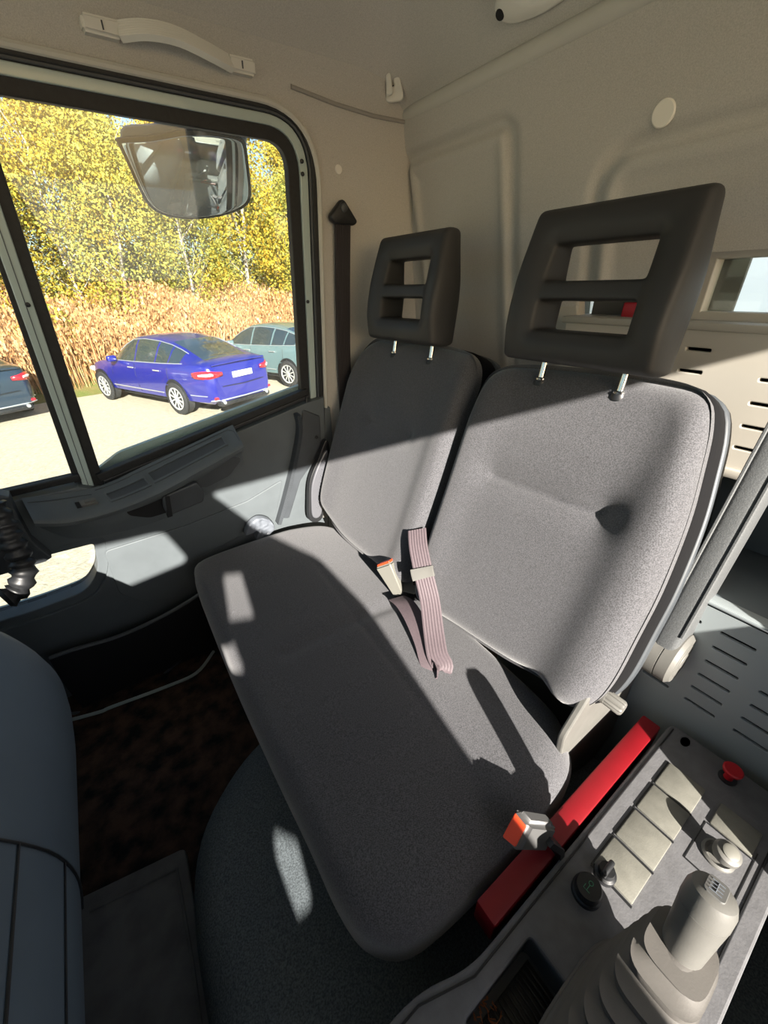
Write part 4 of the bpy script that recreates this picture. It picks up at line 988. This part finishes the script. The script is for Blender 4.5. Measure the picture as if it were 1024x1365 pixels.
# ---------------------------------------------------------------- cars
glass_car = mat('tinted_car_glass', col(46, 56, 62), .06, spec=.9, coat=.6)
tyre_m = mat('tyre_rubber', col(40, 40, 42), .8); rim_m = mat('alloy_rim', col(205, 205, 205), .35, metal=.6)
lamp_r = mat('tail_lamp_red', col(196, 30, 44), .2, coat=.6); lamp_w = mat('lamp_white', col(235, 225, 225), .25, coat=.5)
plate_m = mat('number_plate_white', col(206, 210, 222), .5); chrome_c = mat('car_chrome', col(205, 208, 212), .3, metal=.7); car_black = mat('car_black_trim', col(26, 27, 30), .5)
def interp(tab, x):
    for i in range(len(tab) - 1):
        if x <= tab[i + 1][0]:
            t = (x - tab[i][0]) / (tab[i + 1][0] - tab[i][0]); t = max(0, min(1, t)); a = tab[max(0, i - 1)][1]; b, c, d = tab[i][1], tab[i + 1][1], tab[min(len(tab) - 1, i + 2)][1]
            return .5 * (2 * b + (c - a) * t + (2 * a - 5 * b + 4 * c - d) * t * t + (3 * b - a - 3 * c + d) * t ** 3) if tab[i][0] > -9 else b
    return tab[-1][1]
def lin(tab, x):
    if x <= tab[0][0]: return tab[0][1]
    for (a, b), (c, d) in zip(tab, tab[1:]):
        if x <= c: return b + (d - b) * (x - a) / (c - a)
    return tab[-1][1]
def make_car(name, loc, head, paint_c, label, cat='car', estate=False):
    """rear axle centre at loc, +x forward; saloon 4.87 m long"""
    t = thing(name, loc, label, cat)
    body_m = mat(name + '_paint', paint_c, .28, coat=.8, spec=.5)
    # tables along x (rear axle = 0, front axle = 2.85)
    belt = [(-1.06, .80), (-1.02, .98), (-.85, 1.04), (-.4, 1.045), (.4, 1.01), (1.4, .985), (2.2, .975), (2.9, .90), (3.5, .78), (3.8, .62)]
    roof = [(-1.06, .81), (-1.02, 1.0), (-.85, 1.075), (-.62, 1.10), (-.1, 1.30), (.25, 1.40), (.7, 1.465), (1.15, 1.48), (1.5, 1.455), (1.9, 1.30), (2.35, 1.03), (2.5, .995), (2.9, .93), (3.5, .80), (3.8, .63)]
    wb = [(-1.06, .70), (-.95, .82), (-.6, .90), (0, .925), (1.4, .93), (2.6, .925), (3.2, .87), (3.6, .70), (3.8, .45)]
    wroof = [(-1.06, .55), (-.85, .62), (-.4, .60), (.3, .58), (1.1, .60), (1.9, .64), (2.4, .70), (3.2, .62), (3.8, .40)]
    xs = sorted(set([-1.06, -1.04, -1.0, -.95, -.88, -.78, -.70, -.62, -.5, -.38, -.25, -.1, .02, .10, .14, .25, .4, .55, .60, .70, .9, 1.1, 1.2, 1.30, 1.35, 1.5, 1.7, 1.9, 2.05, 2.2, 2.35, 2.42, 2.5, 2.7, 2.9, 3.1, 3.3, 3.5, 3.65, 3.75, 3.8]))
    rows = []
    for x in xs:
        b, rf, w_, wr_ = lin(belt, x), lin(roof, x), lin(wb, x), lin(wroof, x)
        if x < .1 and x > -.7 and False: pass
        low = .26 + (.05 if x < -.9 or x > 3.5 else 0); mid = low + (b - low) * .45
        half = [(w_ * .80, low), (w_ * .95, low + .06), (w_ * 1.0, mid), (w_ * .985, mid + (b - mid) * .55), (w_ * .955, b - .02), (w_ * .93, b), (w_ * .93 * .35 + wr_ * .65, b + (rf - b) * .66), (wr_ * 1.0, b + (rf - b) * .90), (wr_ * .88, b + (rf - b) * .985), (wr_ * .5, rf + .012), (0, rf + .018)]
        rows.append(half)
    R_ = len(rows[0]); vs, body, side, tops = [], [], [], []
    def vid(i, j, s): return (i * (2 * R_ - 1)) + (j if s > 0 else 2 * R_ - 2 - j)
    for x, h in zip(xs, rows):
        for (y, z) in h: vs.append((x, -y, z))
        for (y, z) in h[::-1][1:]: vs.append((x, y, z))
    for i in range(len(xs) - 1):
        xm = (xs[i] + xs[i + 1]) / 2
        for s in (1, -1):
            for j in range(R_ - 1):
                f = (vid(i, j, s), vid(i + 1, j, s), vid(i + 1, j + 1, s), vid(i, j + 1, s))
                if s < 0: f = f[::-1]
                cab = -.30 < xm < 2.15
                rear_glass = -.66 < xm < .25 and j >= 8; wind = 1.55 < xm < 2.40 and j >= 8
                if j in (5, 6) and cab and not (.10 < xm < .14 or .55 < xm < .60 or 1.30 < xm < 1.35) and xm > -.28: side.append(f)
                elif rear_glass or wind: tops.append(f)
                else: body.append(f)
    n = 2 * R_ - 1
    body.append([j for j in range(n)]); body.append([(len(xs) - 1) * n + j for j in range(n)][::-1])
    def islands(ff):
        left = [tuple(f) for f in ff]; out = []
        while left:
            grp = [left.pop()]; used_ = set(grp[0]); ch_ = True
            while ch_:
                ch_ = False
                for f in left[:]:
                    if used_ & set(f): grp.append(f); used_ |= set(f); left.remove(f); ch_ = True
            out.append(grp)
        return out
    for nm, ff, mm_ in [('body', body, body_m)] + [('side_window', g, glass_car) for g in islands(side)] + [('screen', g, glass_car) for g in islands(tops)]:
        me = mesh(vs, ff); bm = bmesh.new(); bm.from_mesh(me); bmesh.ops.delete(bm, geom=[v for v in bm.verts if not v.link_faces], context='VERTS'); bm.to_mesh(me); bm.free()
        o = link(nm, me, mm_, None, 40); o.parent = t
    def part(nm, me, m_, par=None, ang=35): o = link(nm, me, m_, None, ang); o.parent = par or t; return o
    for ax_ in (0, 2.85):
        for s in (-1, 1):
            y = s * .80
            part('wheel_arch', lathe([(.0, 0), (.365, 0), (.375, .012), (.36, .02), (0, .02)][::-1], 36, axisM((ax_, s * .905, .36), (0, s, 0))), car_black)
            wo = part('wheel', lathe([(.20, -.10), (.30, -.11), (.330, -.09), (.335, 0), (.330, .09), (.30, .11), (.235, .11), (.225, .06), (0, .05)], 40, axisM((ax_, y + s * .035, .335), (0, s, 0))), tyre_m)
            sp = [box((.0, .115, 0), (.030, .20, .02), .005, axisM((ax_, y + s * .13, .335), (0, s, 0)) @ Matrix.Rotation(math.radians(a * 36), 4, 'Z')) for a in range(10)]
            part('rim', join(sp + [lathe([(.205, -.01), (.235, -.01), (.235, .012), (.215, .016), (.205, .0)], 36, axisM((ax_, y + s * .135, .335), (0, s, 0)), False), lathe([(.055, -.01), (.055, .01), (.02, .018), (0, .018)], 20, axisM((ax_, y + s * .135, .335), (0, s, 0)))]), rim_m, wo)
    def side_pt(x, z, s, o=.004):
        i = min(range(len(xs)), key=lambda k: abs(xs[k] - x)); h = rows[i]
        for (a, b), (c, d) in zip(h, h[1:]):
            if b <= z <= d: y = a + (c - a) * (z - b) / max(1e-6, d - b); return Vector((x, s * (y + o), z))
        return Vector((x, s * (h[3][0] + o), z))
    for s in (-1, 1):
        part('chrome_trim', tube([side_pt(x, lin(belt, x) + .004, s, .004) for x in (-.35, -.1, .3, .8, 1.4, 2.1)] + [], .010, 6), chrome_c)
        part('window_surround', tube([Vector((x, s * (lin(wroof, x) * 1.0 + .008), lin(belt, x) + (lin(roof, x) - lin(belt, x)) * .91)) for x in (-.30, -.1, .2, .6, 1.1, 1.5, 1.85, 2.1)], .009, 6), chrome_c)
        part('sill_trim', tube([side_pt(x, .42, s, .006) for x in (.45, 1.0, 1.8, 2.4)], .012, 6), chrome_c)
        part('bumper_trim', tube([side_pt(x, .45, s, .008) for x in (-.45, -.7, -.9)], .010, 6), chrome_c)
        for hx in (.50, 1.45): part('door_handle', tube([side_pt(hx - .10, .87, s, .02), side_pt(hx + .10, .87, s, .02)], .014, 8), chrome_c)
        for dx in (.14, 1.32, 2.28): part('door_gap', tube([side_pt(dx, z, s, .0005) for z in (.34, .5, .7, .85, .95)], .006, 5), car_black)
        part('wing_mirror', box((1.98, s * 1.0, 1.03), (.12, .20, .13), .04, None, 3), body_m)
        # tail lamp: wraps the rear corner
        N = 8; vsL, fsL = [], []
        for k in range(N + 1):
            f_ = k / N; x = -1.075 + .42 * f_ ** 1.7; y = (lin(wb, max(x, -1.06)) * .99 + .012) * (1 if f_ > .2 else .94 + .3 * f_) if f_ > 0 else .50
            y = .50 + (lin(wb, -.68) + .010 - .50) * min(1, (f_ * 1.15) ** .55); hh_ = .075 * (math.sin(math.pi * min(1, .12 + .8 * (1 - f_))) ** .6)
            vsL += [(x - .004, s * y, .86 - hh_), (x - .012, s * y * 1.005, .86), (x - .004, s * y, .86 + hh_)]
        for k in range(N):
            for j in range(2): a = k * 3 + j; fsL.append((a, a + 3, a + 4, a + 1))
        lt = part('tail_lamp', mesh(vsL, fsL), lamp_r); md = lt.modifiers.new('s', 'SOLIDIFY'); md.thickness = .03; md.offset = 0
        part('lamp_core', tube([Vector(vsL[7]) + Vector((-.02, s * .006, 0)), Vector(vsL[13]) + Vector((-.018, s * .012, 0)), Vector(vsL[19]) + Vector((-.008, s * .018, 0))], [.018, .03, .014], 8), lamp_w, lt)
        part('rear_reflector', box((-1.03, s * .66, .40), (.05, .20, .05), .015), lamp_r)
        part('exhaust_tip', tube([(-1.10, s * .58, .30), (-1.0, s * .58, .30)], .035, 12), chrome_c)
        part('head_lamp', box((3.60, s * .62, .66), (.22, .26, .12), .05, None, 3), lamp_w)
    part('bumper_chrome', tube([(-.96, -.80, .36), (-1.06, -.6, .35), (-1.10, 0, .35), (-1.06, .6, .35), (-.96, .80, .36)], .014, 8), chrome_c)
    part('lower_valance', box((-1.02, 0, .27), (.14, 1.35, .09), .03), car_black)
    part('number_plate', box((-1.085, 0, .80), (.02, .52, .115), .006), plate_m)
    part('boot_lip', tube([(-1.03, -.68, 1.035), (-1.08, 0, 1.055), (-1.03, .68, 1.035)], .018, 8), body_m)
    part('boot_gap', tube([(-1.09, -.55, .62), (-1.10, 0, .60), (-1.09, .55, .62)], .006, 5), car_black)
    part('lower_apron', box((1.4, 0, .24), (2.0, 1.5, .08), .02), car_black)
    t.rotation_euler = (0, 0, math.atan2(head.y, head.x)); return t
pr, pf = U(247, 551, 2, GZ), U(154, 532, 2, GZ)
hd_ = (pf - pr).normalized(); rt = Vector((hd_.y, -hd_.x, 0))
base = pr + rt * .83
make_car('blue_car', (base.x, base.y, GZ), hd_, col(30, 34, 118), 'bright blue saloon car parked outside, seen from its rear left corner')
b2 = U(390, 515, 2, GZ) + rt * .83
make_car('grey_green_car', (b2.x, b2.y, GZ), hd_, col(92, 112, 116), 'pale grey-green car parked to the right of the blue car')
b3 = Vector((-2.2, 11.9, 0))
make_car('dark_car', (b3.x, b3.y, GZ), hd_, col(30, 44, 58), 'dark blue-grey car at the left edge, seen through the quarter window')
